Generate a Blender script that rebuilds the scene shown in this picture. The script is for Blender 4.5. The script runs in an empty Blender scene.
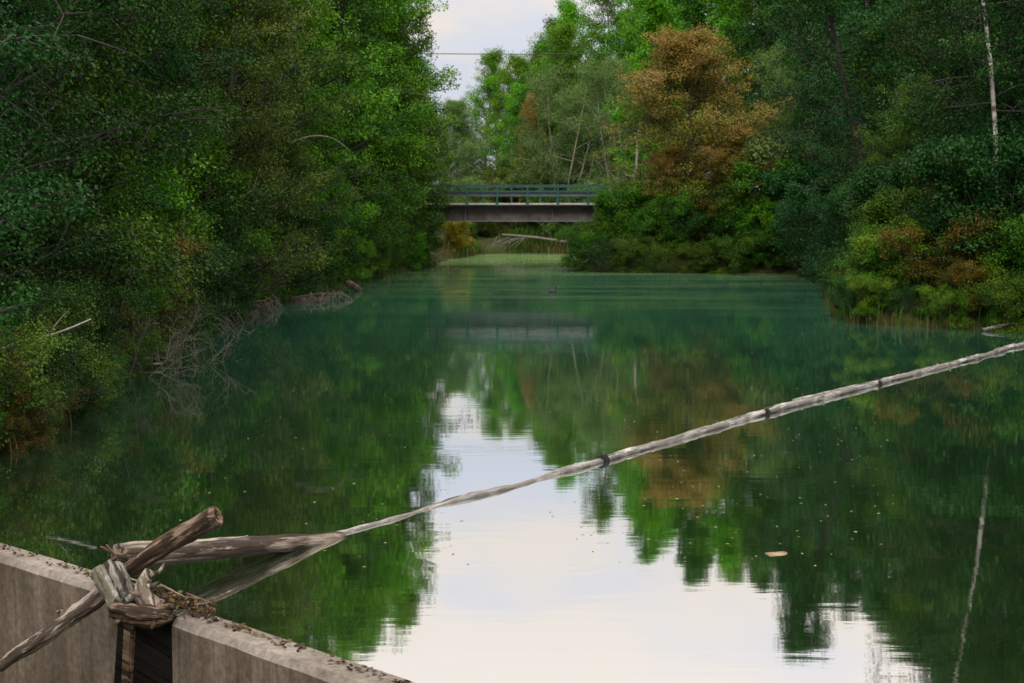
import bpy, bmesh, math, random
import numpy as np
from mathutils import Vector, Matrix, noise as mnoise

sc = bpy.context.scene
COL = sc.collection
R_ = math.radians
PI = math.pi

# ------------------------------------------------------------------ camera, sky, sun, exposure
F = 1422.0          # focal length in pixels of a 1024 px wide frame (50 mm lens)
HC = 3.4            # camera height above the water
YH = 214.0          # image row of the horizon
cam = bpy.data.cameras.new('camera')
cam.lens = 50.0; cam.sensor_width = 36.0
cam.clip_start = 0.1; cam.clip_end = 5000
cam.dof.use_dof = True; cam.dof.focus_distance = 14.0; cam.dof.aperture_fstop = 4.5
camo = bpy.data.objects.new('camera', cam); COL.objects.link(camo)
PITCH = math.atan((341.5 - YH) / F)
camo.location = (0, 0, HC); camo.rotation_euler = (PI / 2 - PITCH, 0, 0)
sc.camera = camo

SUN_EL, SUN_AZ = R_(38), R_(188)      # compass angle from +Y, clockwise: behind the camera, a little to the left
w = bpy.data.worlds.new('World'); sc.world = w; w.use_nodes = True
nt = w.node_tree; N, L = nt.nodes, nt.links
N.clear()
wo = N.new('ShaderNodeOutputWorld'); bg = N.new('ShaderNodeBackground'); bg.inputs[1].default_value = 0.1
sky = N.new('ShaderNodeTexSky'); sky.sky_type = 'NISHITA'; sky.sun_disc = False
sky.sun_elevation = SUN_EL; sky.sun_rotation = SUN_AZ; sky.air_density = 1.2; sky.dust_density = 2.0
tc = N.new('ShaderNodeTexCoord'); sep = N.new('ShaderNodeSeparateXYZ'); L.new(tc.outputs['Generated'], sep.inputs[0])
den = N.new('ShaderNodeMath'); den.operation = 'MAXIMUM'; den.inputs[1].default_value = 0.0; L.new(sep.outputs['Z'], den.inputs[0])
den2 = N.new('ShaderNodeMath'); den2.inputs[1].default_value = 0.12; L.new(den.outputs[0], den2.inputs[0])
dx = N.new('ShaderNodeMath'); dx.operation = 'DIVIDE'; L.new(sep.outputs['X'], dx.inputs[0]); L.new(den2.outputs[0], dx.inputs[1])
dy = N.new('ShaderNodeMath'); dy.operation = 'DIVIDE'; L.new(sep.outputs['Y'], dy.inputs[0]); L.new(den2.outputs[0], dy.inputs[1])
cmb = N.new('ShaderNodeCombineXYZ'); L.new(dx.outputs[0], cmb.inputs[0]); L.new(dy.outputs[0], cmb.inputs[1])
cn = N.new('ShaderNodeTexNoise'); cn.inputs['Scale'].default_value = 1.7; cn.inputs['Detail'].default_value = 5; cn.inputs['Roughness'].default_value = 0.5
L.new(cmb.outputs[0], cn.inputs['Vector'])
wz = N.new('ShaderNodeMapRange'); wz.inputs['From Min'].default_value = 0.08; wz.inputs['From Max'].default_value = 0.32; wz.inputs['To Min'].default_value = -0.24; wz.inputs['To Max'].default_value = 0.07; L.new(sep.outputs['Z'], wz.inputs['Value'])
warm = N.new('ShaderNodeMath'); L.new(cn.outputs['Fac'], warm.inputs[0]); L.new(wz.outputs[0], warm.inputs[1])
cr = N.new('ShaderNodeValToRGB'); L.new(warm.outputs[0], cr.inputs[0])
e = cr.color_ramp.elements
e[0].position = 0.30; e[0].color = (7.9, 8.25, 9.4, 1)
e[1].position = 0.50; e[1].color = (10.1, 9.1, 8.3, 1)
mx = N.new('ShaderNodeMix'); mx.data_type = 'RGBA'; mx.inputs['Factor'].default_value = 0.9
ov = N.new('ShaderNodeMapRange'); ov.inputs['From Min'].default_value = 0.0; ov.inputs['From Max'].default_value = 1.0
ov.inputs['To Min'].default_value = 0.84; ov.inputs['To Max'].default_value = 3.1
zq = N.new('ShaderNodeMath'); zq.operation = 'POWER'; zq.inputs[1].default_value = 1.7; L.new(den.outputs[0], zq.inputs[0]); L.new(zq.outputs[0], ov.inputs['Value'])   # an overcast sky is about three times brighter overhead
vm = N.new('ShaderNodeVectorMath'); vm.operation = 'SCALE'; L.new(cr.outputs[0], vm.inputs[0]); L.new(ov.outputs[0], vm.inputs['Scale'])
L.new(sky.outputs[0], mx.inputs['A']); L.new(vm.outputs[0], mx.inputs['B'])
L.new(mx.outputs['Result'], bg.inputs[0]); L.new(bg.outputs[0], wo.inputs[0])

sun = bpy.data.lights.new('sun', 'SUN'); sun.energy = 1.5; sun.angle = R_(16); sun.color = (1.0, 0.93, 0.82)
suno = bpy.data.objects.new('sun', sun); COL.objects.link(suno)
sd = Vector((math.sin(SUN_AZ) * math.cos(SUN_EL), math.cos(SUN_AZ) * math.cos(SUN_EL), math.sin(SUN_EL)))
suno.rotation_euler = sd.to_track_quat('Z', 'Y').to_euler()

vs = sc.view_settings
vs.view_transform = 'Standard'; vs.look = 'None'; vs.exposure = 0.0; vs.gamma = 1.0; vs.use_curve_mapping = False
sc.render.engine = 'CYCLES'
cy = sc.cycles
cy.max_bounces = 6; cy.diffuse_bounces = 2; cy.glossy_bounces = 3; cy.transmission_bounces = 2; cy.transparent_max_bounces = 4
cy.use_denoising = True; cy.caustics_reflective = False; cy.caustics_refractive = False
cy.sample_clamp_indirect = 4.0

# ------------------------------------------------------------------ helpers
def px(x, d):                    # lateral position of image column x at distance d
    return (x - 512.0) / F * d
def wd(y):                       # distance at which the water surface is seen in image row y
    return F * HC / (y - YH)
def pz(y, d):                    # height of image row y at distance d
    return HC + (YH - y) / F * d

def mesh_obj(name, verts, faces, mat, parent=None, smooth=True):
    me = bpy.data.meshes.new(name); me.from_pydata([tuple(v) for v in verts], [], faces); me.update()
    if smooth: me.polygons.foreach_set('use_smooth', [True] * len(me.polygons))
    me.materials.append(mat)
    o = bpy.data.objects.new(name, me); COL.objects.link(o)
    if parent: o.parent = parent
    return o

def tag(o, label=None, cat=None, group=None, kind=None):
    if label: o['label'] = label
    if cat: o['category'] = cat
    if group: o['group'] = group
    if kind: o['kind'] = kind
    return o

def empty(name, loc=(0, 0, 0), rz=0.0, s=1.0):
    o = bpy.data.objects.new(name, None); COL.objects.link(o)
    o.location = loc; o.rotation_euler = (0, 0, rz); o.scale = (s, s, s); o.empty_display_size = 0.3
    return o

def frame_for(t):
    up = np.array([0, 0, 1.0]) if abs(t[2]) < 0.9 else np.array([1.0, 0, 0])
    a = np.cross(up, t); a /= np.linalg.norm(a); b = np.cross(t, a)
    return a, b

class Tubes:                     # collects swept tubes into one mesh
    def __init__(self): self.v = []; self.f = []
    def add(self, pts, rad, n=5, cap=True, rough=0.0, seed=0, hollow=False):
        pts = np.asarray(pts, float); k = len(pts)
        rad = np.broadcast_to(np.asarray(rad, float), (k,)) if np.ndim(rad) == 0 else np.asarray(rad, float)
        t = np.gradient(pts, axis=0); t /= (np.linalg.norm(t, axis=1)[:, None] + 1e-9)
        a, b = frame_for(t[0]); arc = np.concatenate([[0], np.cumsum(np.linalg.norm(np.diff(pts, axis=0), axis=1))])
        o = len(self.v)
        for i in range(k):
            a = a - t[i] * np.dot(a, t[i]); a /= np.linalg.norm(a) + 1e-9
            b = np.cross(t[i], a)
            for j in range(n):
                an = 2 * PI * j / n
                r = rad[i]
                if rough:
                    al = arc[i] / max(rad.max(), 0.01)
                    q = Vector((math.cos(an) * 1.1 + seed, math.sin(an) * 1.1, al * 0.33 + seed * 3))
                    r *= 1 + rough * mnoise.noise(q) + rough * 0.5 * mnoise.noise(q * 2.6)
                    if n >= 12:      # long grooves of split, weathered wood
                        gq = Vector((math.cos(an) * 3.4 + 7 + seed, math.sin(an) * 3.4, al * 0.12))
                        r *= 1 - 0.55 * rough * max(0.0, 0.35 - abs(mnoise.noise(gq)) * 2.2)
                self.v.append(pts[i] + r * (math.cos(an) * a + math.sin(an) * b))
        for i in range(k - 1):
            for j in range(n):
                j2 = (j + 1) % n
                self.f.append((o + i * n + j, o + i * n + j2, o + (i + 1) * n + j2, o + (i + 1) * n + j))
        if cap:
            self.f.append(tuple(o + j for j in range(n))[::-1])
            if hollow:
                m = len(self.v); last = o + (k - 1) * n
                c = pts[-1]
                for j in range(n): self.v.append(c + (np.array(self.v[last + j]) - c) * 0.66)
                for j in range(n): self.v.append(c + (np.array(self.v[last + j]) - c) * 0.5 - t[-1] * rad[-1] * 1.6)
                for j in range(n):
                    j2 = (j + 1) % n
                    self.f.append((last + j, last + j2, m + j2, m + j))
                    self.f.append((m + j, m + j2, m + n + j2, m + n + j))
                self.f.append(tuple(m + n + j for j in range(n)))
            else:
                self.f.append(tuple(o + (k - 1) * n + j for j in range(n)))
    def mesh(self, name):
        me = bpy.data.meshes.new(name); me.from_pydata([tuple(v) for v in self.v], [], self.f); me.update()
        me.polygons.foreach_set('use_smooth', [True] * len(me.polygons))
        return me
    def build(self, name, mat, parent=None):
        me = self.mesh(name); me.materials.append(mat)
        o = bpy.data.objects.new(name, me); COL.objects.link(o)
        if parent: o.parent = parent
        return o

class Boxes:
    def __init__(self): self.v = []; self.f = []
    def box(self, c, s):
        o = len(self.v)
        for dx_ in (-.5, .5):
            for dy_ in (-.5, .5):
                for dz_ in (-.5, .5):
                    self.v.append((c[0] + dx_ * s[0], c[1] + dy_ * s[1], c[2] + dz_ * s[2]))
        for q in ((0, 1, 3, 2), (4, 6, 7, 5), (0, 4, 5, 1), (2, 3, 7, 6), (0, 2, 6, 4), (1, 5, 7, 3)):
            self.f.append(tuple(o + i for i in q))
    def build(self, name, mat, parent=None):
        return mesh_obj(name, self.v, self.f, mat, parent, smooth=False)

def quad_mesh(name, P, tint=None, hrel=None):      # P: (n,4,3) quads
    n = len(P)
    me = bpy.data.meshes.new(name)
    me.vertices.add(n * 4); me.vertices.foreach_set('co', P.reshape(-1).astype(np.float32))
    me.loops.add(n * 4); me.loops.foreach_set('vertex_index', np.arange(n * 4, dtype=np.int32))
    me.polygons.add(n); me.polygons.foreach_set('loop_start', np.arange(0, n * 4, 4, dtype=np.int32))
    me.polygons.foreach_set('loop_total', np.full(n, 4, dtype=np.int32))
    me.update(calc_edges=True)
    if tint is not None:
        a = me.attributes.new('tint', 'FLOAT', 'FACE'); a.data.foreach_set('value', tint.astype(np.float32))
    if hrel is not None:
        a = me.attributes.new('hrel', 'FLOAT', 'FACE'); a.data.foreach_set('value', hrel.astype(np.float32))
    return me

# ------------------------------------------------------------------ materials
def new_mat(name):
    m = bpy.data.materials.new(name); m.use_nodes = True
    return m, m.node_tree.nodes, m.node_tree.links, m.node_tree.nodes['Principled BSDF']

def ramp(N, stops):
    r = N.new('ShaderNodeValToRGB'); el = r.color_ramp.elements
    while len(el) < len(stops): el.new(0.5)
    for e_, (p, c) in zip(el, stops): e_.position = p; e_.color = (*c, 1)
    return r

def mapped_noise(N, L, scale=(1, 1, 1), ns=1.0, detail=4, coord='Object', rough=0.55):
    t = N.new('ShaderNodeTexCoord'); mp = N.new('ShaderNodeMapping'); mp.inputs['Scale'].default_value = scale
    L.new(t.outputs[coord], mp.inputs[0])
    n = N.new('ShaderNodeTexNoise'); n.inputs['Scale'].default_value = ns; n.inputs['Detail'].default_value = detail
    n.inputs['Roughness'].default_value = rough
    L.new(mp.outputs[0], n.inputs['Vector'])
    return n

def leaf_mat(name, dark, mid, light, top=None, trans=0.2, rough=0.45):
    m, N, L, b = new_mat(name)
    at = N.new('ShaderNodeAttribute'); at.attribute_name = 'tint'
    r = ramp(N, [(0.0, dark), (0.5, mid), (1.0, light)]); L.new(at.outputs['Fac'], r.inputs[0])
    col = r.outputs[0]
    if top is not None:
        ah = N.new('ShaderNodeAttribute'); ah.attribute_name = 'hrel'
        ad = N.new('ShaderNodeMath'); ad.operation = 'MULTIPLY_ADD'; ad.inputs[1].default_value = 0.35; L.new(at.outputs['Fac'], ad.inputs[0]); L.new(ah.outputs['Fac'], ad.inputs[2])
        mr = N.new('ShaderNodeMapRange'); mr.inputs['From Min'].default_value = top[1]; mr.inputs['From Max'].default_value = top[2]
        L.new(ad.outputs[0], mr.inputs['Value'])
        mt = N.new('ShaderNodeMix'); mt.data_type = 'RGBA'
        r2 = ramp(N, [(0.0, top[0][0]), (0.5, top[0][1]), (1.0, top[0][2])]); L.new(at.outputs['Fac'], r2.inputs[0])
        L.new(mr.outputs[0], mt.inputs['Factor']); L.new(col, mt.inputs['A']); L.new(r2.outputs[0], mt.inputs['B'])
        col = mt.outputs['Result']
    oi = N.new('ShaderNodeObjectInfo')
    hv = N.new('ShaderNodeHueSaturation')
    m1 = N.new('ShaderNodeMapRange'); m1.inputs['To Min'].default_value = 0.485; m1.inputs['To Max'].default_value = 0.515; L.new(oi.outputs['Random'], m1.inputs['Value'])
    m2 = N.new('ShaderNodeMapRange'); m2.inputs['To Min'].default_value = 0.78; m2.inputs['To Max'].default_value = 1.22; L.new(oi.outputs['Random'], m2.inputs['Value'])
    L.new(m1.outputs[0], hv.inputs['Hue']); L.new(m2.outputs[0], hv.inputs['Value']); L.new(col, hv.inputs['Color'])
    L.new(hv.outputs[0], b.inputs['Base Color']); b.inputs['Roughness'].default_value = rough
    b.inputs['Specular IOR Level'].default_value = 0.16
    tr = N.new('ShaderNodeBsdfTranslucent'); L.new(hv.outputs[0], tr.inputs['Color'])
    ms = N.new('ShaderNodeMixShader'); ms.inputs[0].default_value = trans
    L.new(b.outputs[0], ms.inputs[1]); L.new(tr.outputs[0], ms.inputs[2])
    L.new(ms.outputs[0], N['Material Output'].inputs['Surface'])
    return m

def bark_mat(name, c1, c2, scale=(6, 6, 1.2), white=None):
    m, N, L, b = new_mat(name)
    n = mapped_noise(N, L, scale, 2.0, 5)
    r = ramp(N, [(0.35, c1), (0.65, c2)]); L.new(n.outputs['Fac'], r.inputs[0])
    L.new(r.outputs[0], b.inputs['Base Color']); b.inputs['Roughness'].default_value = 0.9
    bp = N.new('ShaderNodeBump'); bp.inputs['Strength'].default_value = 0.5; bp.inputs['Distance'].default_value = 0.03
    L.new(n.outputs['Fac'], bp.inputs['Height']); L.new(bp.outputs[0], b.inputs['Normal'])
    return m

LM = {
 'alder':  leaf_mat('alder_leaf', (0.011, 0.053, 0.003), (0.037, 0.126, 0.006), (0.125, 0.27, 0.012)),
 'deep':   leaf_mat('deep_green_shaded_leaf', (0.004, 0.029, 0.004), (0.012, 0.067, 0.008), (0.048, 0.142, 0.016)),  # deep green, with the dimness of the near banks put into the colour
 'bright': leaf_mat('bright_green_leaf', (0.035, 0.14, 0.004), (0.098, 0.29, 0.008), (0.22, 0.44, 0.016)),
 'olive':  leaf_mat('olive_leaf', (0.024, 0.068, 0.006), (0.066, 0.140, 0.012), (0.16, 0.25, 0.026)),
 'willow': leaf_mat('willow_leaf', (0.065, 0.13, 0.030), (0.13, 0.235, 0.055), (0.24, 0.36, 0.11)),
 'lime':   leaf_mat('lime_leaf', (0.025, 0.09, 0.004), (0.075, 0.18, 0.008), (0.23, 0.32, 0.018)),
 'yellow': leaf_mat('yellow_leaf', (0.10, 0.13, 0.008), (0.26, 0.22, 0.014), (0.42, 0.31, 0.03)),
 'rust':   leaf_mat('rust_leaf', (0.025, 0.060, 0.004), (0.085, 0.085, 0.010), (0.27, 0.145, 0.022)),
 'autumn': leaf_mat('autumn_leaf', (0.025, 0.090, 0.003), (0.075, 0.155, 0.006), (0.19, 0.21, 0.012),
                    top=(((0.08, 0.12, 0.012), (0.27, 0.175, 0.038), (0.43, 0.28, 0.12)), 0.46, 1.10)),
 'teal':   leaf_mat('blue_green_leaf', (0.006, 0.046, 0.009), (0.017, 0.096, 0.019), (0.048, 0.17, 0.034)),
}
BM = {
 'dark':  bark_mat('dark_bark', (0.022, 0.021, 0.017), (0.062, 0.060, 0.050)),
 'grey':  bark_mat('grey_bark', (0.10, 0.09, 0.075), (0.24, 0.22, 0.19)),
 'pale':  bark_mat('pale_bark', (0.22, 0.20, 0.16), (0.42, 0.39, 0.33)),
 'birch': bark_mat('birch_bark', (0.12, 0.11, 0.10), (0.72, 0.70, 0.66), scale=(1.2, 1.2, 2.6)),
}

# terrain soil
mg, N, L, b = new_mat('soil_and_moss')
n1 = mapped_noise(N, L, (1, 1, 1), 0.5, 6); n2 = mapped_noise(N, L, (1, 1, 1), 4.0, 6)
r1 = ramp(N, [(0.35, (0.035, 0.028, 0.016)), (0.5, (0.05, 0.055, 0.018)), (0.68, (0.035, 0.075, 0.015))])
mm = N.new('ShaderNodeMix'); mm.data_type = 'FLOAT'; mm.inputs['Factor'].default_value = 0.4
L.new(n1.outputs['Fac'], mm.inputs['A']); L.new(n2.outputs['Fac'], mm.inputs['B']); L.new(mm.outputs['Result'], r1.inputs[0])
L.new(r1.outputs[0], b.inputs['Base Color']); b.inputs['Roughness'].default_value = 1.0; b.inputs['Specular IOR Level'].default_value = 0.1
bp = N.new('ShaderNodeBump'); bp.inputs['Strength'].default_value = 0.8; bp.inputs['Distance'].default_value = 0.08
L.new(n2.outputs['Fac'], bp.inputs['Height']); L.new(bp.outputs[0], b.inputs['Normal'])

# weathered driftwood: grain runs along the local X axis
def wood_mat(name, c1, c2, c3, rough=0.8, spec=0.25, bark=None):
    m, N, L, b = new_mat(name)
    n = mapped_noise(N, L, (0.9, 26, 26), 1.0, 7, rough=0.7)          # long grain
    n2 = mapped_noise(N, L, (1.0, 2.5, 2.5), 2.2, 6, rough=0.7)      # weather patches
    n3 = mapped_noise(N, L, (0.6, 17, 17), 1.0, 4)                    # drying cracks
    r = ramp(N, [(0.38, c1), (0.48, c2), (0.58, c3)])
    mm = N.new('ShaderNodeMix'); mm.data_type = 'FLOAT'; mm.inputs['Factor'].default_value = 0.5
    L.new(n.outputs['Fac'], mm.inputs['A']); L.new(n2.outputs['Fac'], mm.inputs['B']); L.new(mm.outputs['Result'], r.inputs[0])
    ck = ramp(N, [(0.40, (0.10, 0.085, 0.07)), (0.45, (1, 1, 1))]); L.new(n3.outputs['Fac'], ck.inputs[0])
    mu = N.new('ShaderNodeMix'); mu.data_type = 'RGBA'; mu.blend_type = 'MULTIPLY'; mu.inputs['Factor'].default_value = 0.9
    L.new(r.outputs[0], mu.inputs['A']); L.new(ck.outputs[0], mu.inputs['B'])
    n4 = mapped_noise(N, L, (0.55, 3.2, 3.2), 1.6, 6, rough=0.72)     # patches of remaining bark
    bk = ramp(N, [(0.52, (0, 0, 0)), (0.57, (1, 1, 1))]); L.new(n4.outputs['Fac'], bk.inputs[0])
    mb = N.new('ShaderNodeMix'); mb.data_type = 'RGBA'; L.new(bk.outputs[0], mb.inputs['Factor'])
    L.new(mu.outputs['Result'], mb.inputs['A']); mb.inputs['B'].default_value = (*(bark or tuple(c * 1.2 for c in c1)), 1)
    L.new(mb.outputs['Result'], b.inputs['Base Color']); b.inputs['Roughness'].default_value = rough; b.inputs['Specular IOR Level'].default_value = spec
    hh = N.new('ShaderNodeMath'); hh.operation = 'MULTIPLY_ADD'; hh.inputs[1].default_value = 0.6; L.new(ck.outputs[0], hh.inputs[0]); L.new(n.outputs['Fac'], hh.inputs[2])
    bp = N.new('ShaderNodeBump'); bp.inputs['Strength'].default_value = 1.0; bp.inputs['Distance'].default_value = 0.02
    L.new(hh.outputs[0], bp.inputs['Height']); L.new(bp.outputs[0], b.inputs['Normal'])
    return m
W_GREY = wood_mat('weathered_wood', (0.045, 0.034, 0.027), (0.20, 0.165, 0.135), (0.42, 0.37, 0.32))
W_PALE = wood_mat('bleached_wood', (0.06, 0.054, 0.050), (0.27, 0.26, 0.25), (0.54, 0.53, 0.52), bark=(0.20, 0.19, 0.18))
W_MOSS = wood_mat('mossy_wood', (0.025, 0.023, 0.019), (0.15, 0.142, 0.125), (0.37, 0.355, 0.33), bark=(0.105, 0.108, 0.075))
W_ROOT = wood_mat('root_wood', (0.06, 0.045, 0.035), (0.24, 0.20, 0.165), (0.48, 0.43, 0.37), bark=(0.15, 0.12, 0.095))
W_BROWN = wood_mat('brown_wood', (0.025, 0.016, 0.01), (0.11, 0.07, 0.045), (0.26, 0.19, 0.14))
W_WET = wood_mat('wet_wood', (0.08, 0.075, 0.07), (0.24, 0.23, 0.22), (0.42, 0.41, 0.40), rough=0.25, spec=0.7, bark=(0.16, 0.145, 0.13))
W_SHADE = wood_mat('black_gap_shade', (0.004, 0.004, 0.004), (0.006, 0.006, 0.006), (0.012, 0.011, 0.010), rough=0.85, spec=0.1)  # near black, carries the shade inside the wall gap

# concrete with formwork lines and run-off stains (local X along the wall)
mc, N, L, b = new_mat('weathered_concrete')
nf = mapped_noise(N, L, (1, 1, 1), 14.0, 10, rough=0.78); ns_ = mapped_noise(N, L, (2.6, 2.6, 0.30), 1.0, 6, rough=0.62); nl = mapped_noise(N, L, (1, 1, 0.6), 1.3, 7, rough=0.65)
rc = ramp(N, [(0.3, (0.12, 0.105, 0.09)), (0.5, (0.25, 0.225, 0.20)), (0.7, (0.37, 0.345, 0.32))]); L.new(nf.outputs['Fac'], rc.inputs[0])
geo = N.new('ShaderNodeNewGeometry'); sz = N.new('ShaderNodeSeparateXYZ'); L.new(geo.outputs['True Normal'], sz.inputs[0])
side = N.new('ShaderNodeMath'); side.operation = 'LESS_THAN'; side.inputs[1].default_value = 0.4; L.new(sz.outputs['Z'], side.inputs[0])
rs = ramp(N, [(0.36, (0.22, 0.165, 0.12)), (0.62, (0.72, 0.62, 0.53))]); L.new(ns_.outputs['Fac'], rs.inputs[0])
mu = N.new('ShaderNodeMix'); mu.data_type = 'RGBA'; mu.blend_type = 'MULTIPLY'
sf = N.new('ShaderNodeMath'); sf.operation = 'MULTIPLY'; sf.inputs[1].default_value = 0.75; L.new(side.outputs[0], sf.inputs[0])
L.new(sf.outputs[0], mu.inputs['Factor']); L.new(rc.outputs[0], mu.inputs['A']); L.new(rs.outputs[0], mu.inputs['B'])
rl = ramp(N, [(0.38, (0.58, 0.56, 0.53)), (0.60, (1, 1, 1))]); L.new(nl.outputs['Fac'], rl.inputs[0])
mu2 = N.new('ShaderNodeMix'); mu2.data_type = 'RGBA'; mu2.blend_type = 'MULTIPLY'; mu2.inputs['Factor'].default_value = 1
L.new(mu.outputs['Result'], mu2.inputs['A']); L.new(rl.outputs[0], mu2.inputs['B'])
L.new(mu2.outputs['Result'], b.inputs['Base Color']); b.inputs['Roughness'].default_value = 0.9; b.inputs['Specular IOR Level'].default_value = 0.2
bp = N.new('ShaderNodeBump'); bp.inputs['Strength'].default_value = 0.6; bp.inputs['Distance'].default_value = 0.012
L.new(nf.outputs['Fac'], bp.inputs['Height'])
wv = N.new('ShaderNodeTexWave'); wv.wave_type = 'BANDS'; wv.bands_direction = 'X'; wv.inputs['Scale'].default_value = 2.0; wv.inputs['Distortion'].default_value = 0.4
tcw = N.new('ShaderNodeTexCoord'); L.new(tcw.outputs['Object'], wv.inputs['Vector'])
pw = N.new('ShaderNodeMath'); pw.operation = 'POWER'; pw.inputs[1].default_value = 8; L.new(wv.outputs['Fac'], pw.inputs[0])
pm = N.new('ShaderNodeMath'); pm.operation = 'MULTIPLY'; L.new(pw.outputs[0], pm.inputs[0]); L.new(side.outputs[0], pm.inputs[1])
bp2 = N.new('ShaderNodeBump'); bp2.inputs['Strength'].default_value = 0.8; bp2.inputs['Distance'].default_value = -0.012; L.new(pm.outputs[0], bp2.inputs['Height']); L.new(bp.outputs[0], bp2.inputs['Normal'])
L.new(bp2.outputs[0], b.inputs['Normal'])

def flat_mat(name, col, rough=0.6, metal=0.0, nscale=3.0, var=0.25):
    m, N, L, b = new_mat(name)
    n = mapped_noise(N, L, (1, 1, 1), nscale, 5)
    r = ramp(N, [(0.3, tuple(c * (1 - var) for c in col)), (0.7, tuple(min(1, c * (1 + var)) for c in col))]); L.new(n.outputs['Fac'], r.inputs[0])
    L.new(r.outputs[0], b.inputs['Base Color']); b.inputs['Roughness'].default_value = rough; b.inputs['Metallic'].default_value = metal
    return m
M_TEAL = flat_mat('teal_painted_steel', (0.004, 0.075, 0.066), 0.5)
M_GALV = flat_mat('galvanised_steel', (0.085, 0.11, 0.14), 0.6, 0.1)
M_DECK = flat_mat('pale_deck_concrete', (0.46, 0.44, 0.42), 0.85)
M_GIRD = flat_mat('weathered_girder_paint', (0.10, 0.088, 0.082), 0.7, 0.0, 1.6, 0.55)
M_FLNG = flat_mat('girder_flange_paint', (0.17, 0.19, 0.24), 0.6)
M_CABLE = flat_mat('cable_rubber', (0.03, 0.03, 0.035), 0.6)
M_BIRD = flat_mat('dark_feathers', (0.012, 0.012, 0.014), 0.6, 0, 20)
M_BILL = flat_mat('pale_bill', (0.5, 0.35, 0.25), 0.4)
M_RUBBER = flat_mat('black_strap', (0.004, 0.004, 0.004), 0.95)

# water
mw, N, L, b = new_mat('still_green_water')
N.remove(b)
tcw = N.new('ShaderNodeTexCoord')
sp = N.new('ShaderNodeSeparateXYZ'); L.new(tcw.outputs['Object'], sp.inputs[0])
def wnoise(scale, ns, det=3, rough=0.5):
    mp = N.new('ShaderNodeMapping'); mp.inputs['Scale'].default_value = scale; L.new(tcw.outputs['Object'], mp.inputs[0])
    n = N.new('ShaderNodeTexNoise'); n.inputs['Scale'].default_value = ns; n.inputs['Detail'].default_value = det; n.inputs['Roughness'].default_value = rough
    L.new(mp.outputs[0], n.inputs['Vector']); return n
def mth(op, a, bb=None, c=None):
    m = N.new('ShaderNodeMath'); m.operation = op
    for i, q in enumerate((a, bb, c)):
        if q is None: continue
        if isinstance(q, (int, float)): m.inputs[i].default_value = q
        else: L.new(q, m.inputs[i])
    return m.outputs[0]
def rng_(v, a, bq, c, d):
    m = N.new('ShaderNodeMapRange'); m.inputs['From Min'].default_value = a; m.inputs['From Max'].default_value = bq
    m.inputs['To Min'].default_value = c; m.inputs['To Max'].default_value = d; L.new(v, m.inputs['Value']); return m.outputs[0]
rip = wnoise((0.35, 1.6, 1), 2.0, 3); swell = wnoise((0.12, 0.5, 1), 1.0, 2); patch = wnoise((0.05, 0.16, 1), 1.0, 3)
amp = mth('MULTIPLY', rng_(patch.outputs['Fac'], 0.4, 0.62, 0.25, 1.0), rng_(sp.outputs['Y'], 35.0, 60.0, 1.0, 2.5))
h1 = mth('MULTIPLY', rip.outputs['Fac'], amp)
h = mth('MULTIPLY_ADD', h1, 0.0017, mth('MULTIPLY', swell.outputs['Fac'], 0.0022))
for (cx, cy_, k, a_, fall) in ((0.55, 13.7, 26.0, 0.0004, 0.9), (-0.3, 14.1, 22.0, 0.0003, 1.2), (1.8, 62.0, 3.0, 0.010, 9.0)):
    ddx = mth('SUBTRACT', sp.outputs['X'], cx); ddy = mth('SUBTRACT', sp.outputs['Y'], cy_)
    r2 = mth('SQRT', mth('ADD', mth('MULTIPLY', ddx, ddx), mth('MULTIPLY', ddy, ddy)))
    fo = mth('MAXIMUM', mth('SUBTRACT', 1.0, mth('DIVIDE', r2, fall)), 0.0)
    h = mth('ADD', h, mth('MULTIPLY', mth('MULTIPLY', mth('SINE', mth('MULTIPLY', r2, k)), fo), a_))
bp = N.new('ShaderNodeBump'); bp.inputs['Strength'].default_value = 1.0; bp.inputs['Distance'].default_value = 1.0; L.new(h, bp.inputs['Height'])
gl = N.new('ShaderNodeBsdfGlossy'); gl.inputs['Roughness'].default_value = 0.027; gl.inputs['Color'].default_value = (0.97, 0.975, 0.98, 1)
L.new(bp.outputs[0], gl.inputs['Normal'])
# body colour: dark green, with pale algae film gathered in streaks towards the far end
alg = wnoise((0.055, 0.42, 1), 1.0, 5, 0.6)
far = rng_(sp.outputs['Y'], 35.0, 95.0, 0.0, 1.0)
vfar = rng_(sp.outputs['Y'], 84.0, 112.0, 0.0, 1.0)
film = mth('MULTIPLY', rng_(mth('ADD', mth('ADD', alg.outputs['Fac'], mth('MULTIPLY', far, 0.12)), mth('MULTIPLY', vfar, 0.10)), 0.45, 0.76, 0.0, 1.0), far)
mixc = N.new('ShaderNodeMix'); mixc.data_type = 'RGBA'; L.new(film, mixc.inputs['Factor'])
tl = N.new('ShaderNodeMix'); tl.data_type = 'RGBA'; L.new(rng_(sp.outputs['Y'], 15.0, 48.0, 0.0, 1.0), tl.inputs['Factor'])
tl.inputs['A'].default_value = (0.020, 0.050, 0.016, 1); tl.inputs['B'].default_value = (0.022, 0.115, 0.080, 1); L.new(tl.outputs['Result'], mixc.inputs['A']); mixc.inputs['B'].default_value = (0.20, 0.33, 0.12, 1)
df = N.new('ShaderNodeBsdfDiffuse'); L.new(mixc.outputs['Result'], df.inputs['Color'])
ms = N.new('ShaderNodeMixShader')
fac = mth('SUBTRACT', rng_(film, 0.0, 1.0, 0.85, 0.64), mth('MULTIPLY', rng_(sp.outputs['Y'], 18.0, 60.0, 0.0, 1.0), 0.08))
L.new(fac, ms.inputs[0]); L.new(df.outputs[0], ms.inputs[1]); L.new(gl.outputs[0], ms.inputs[2])
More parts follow.
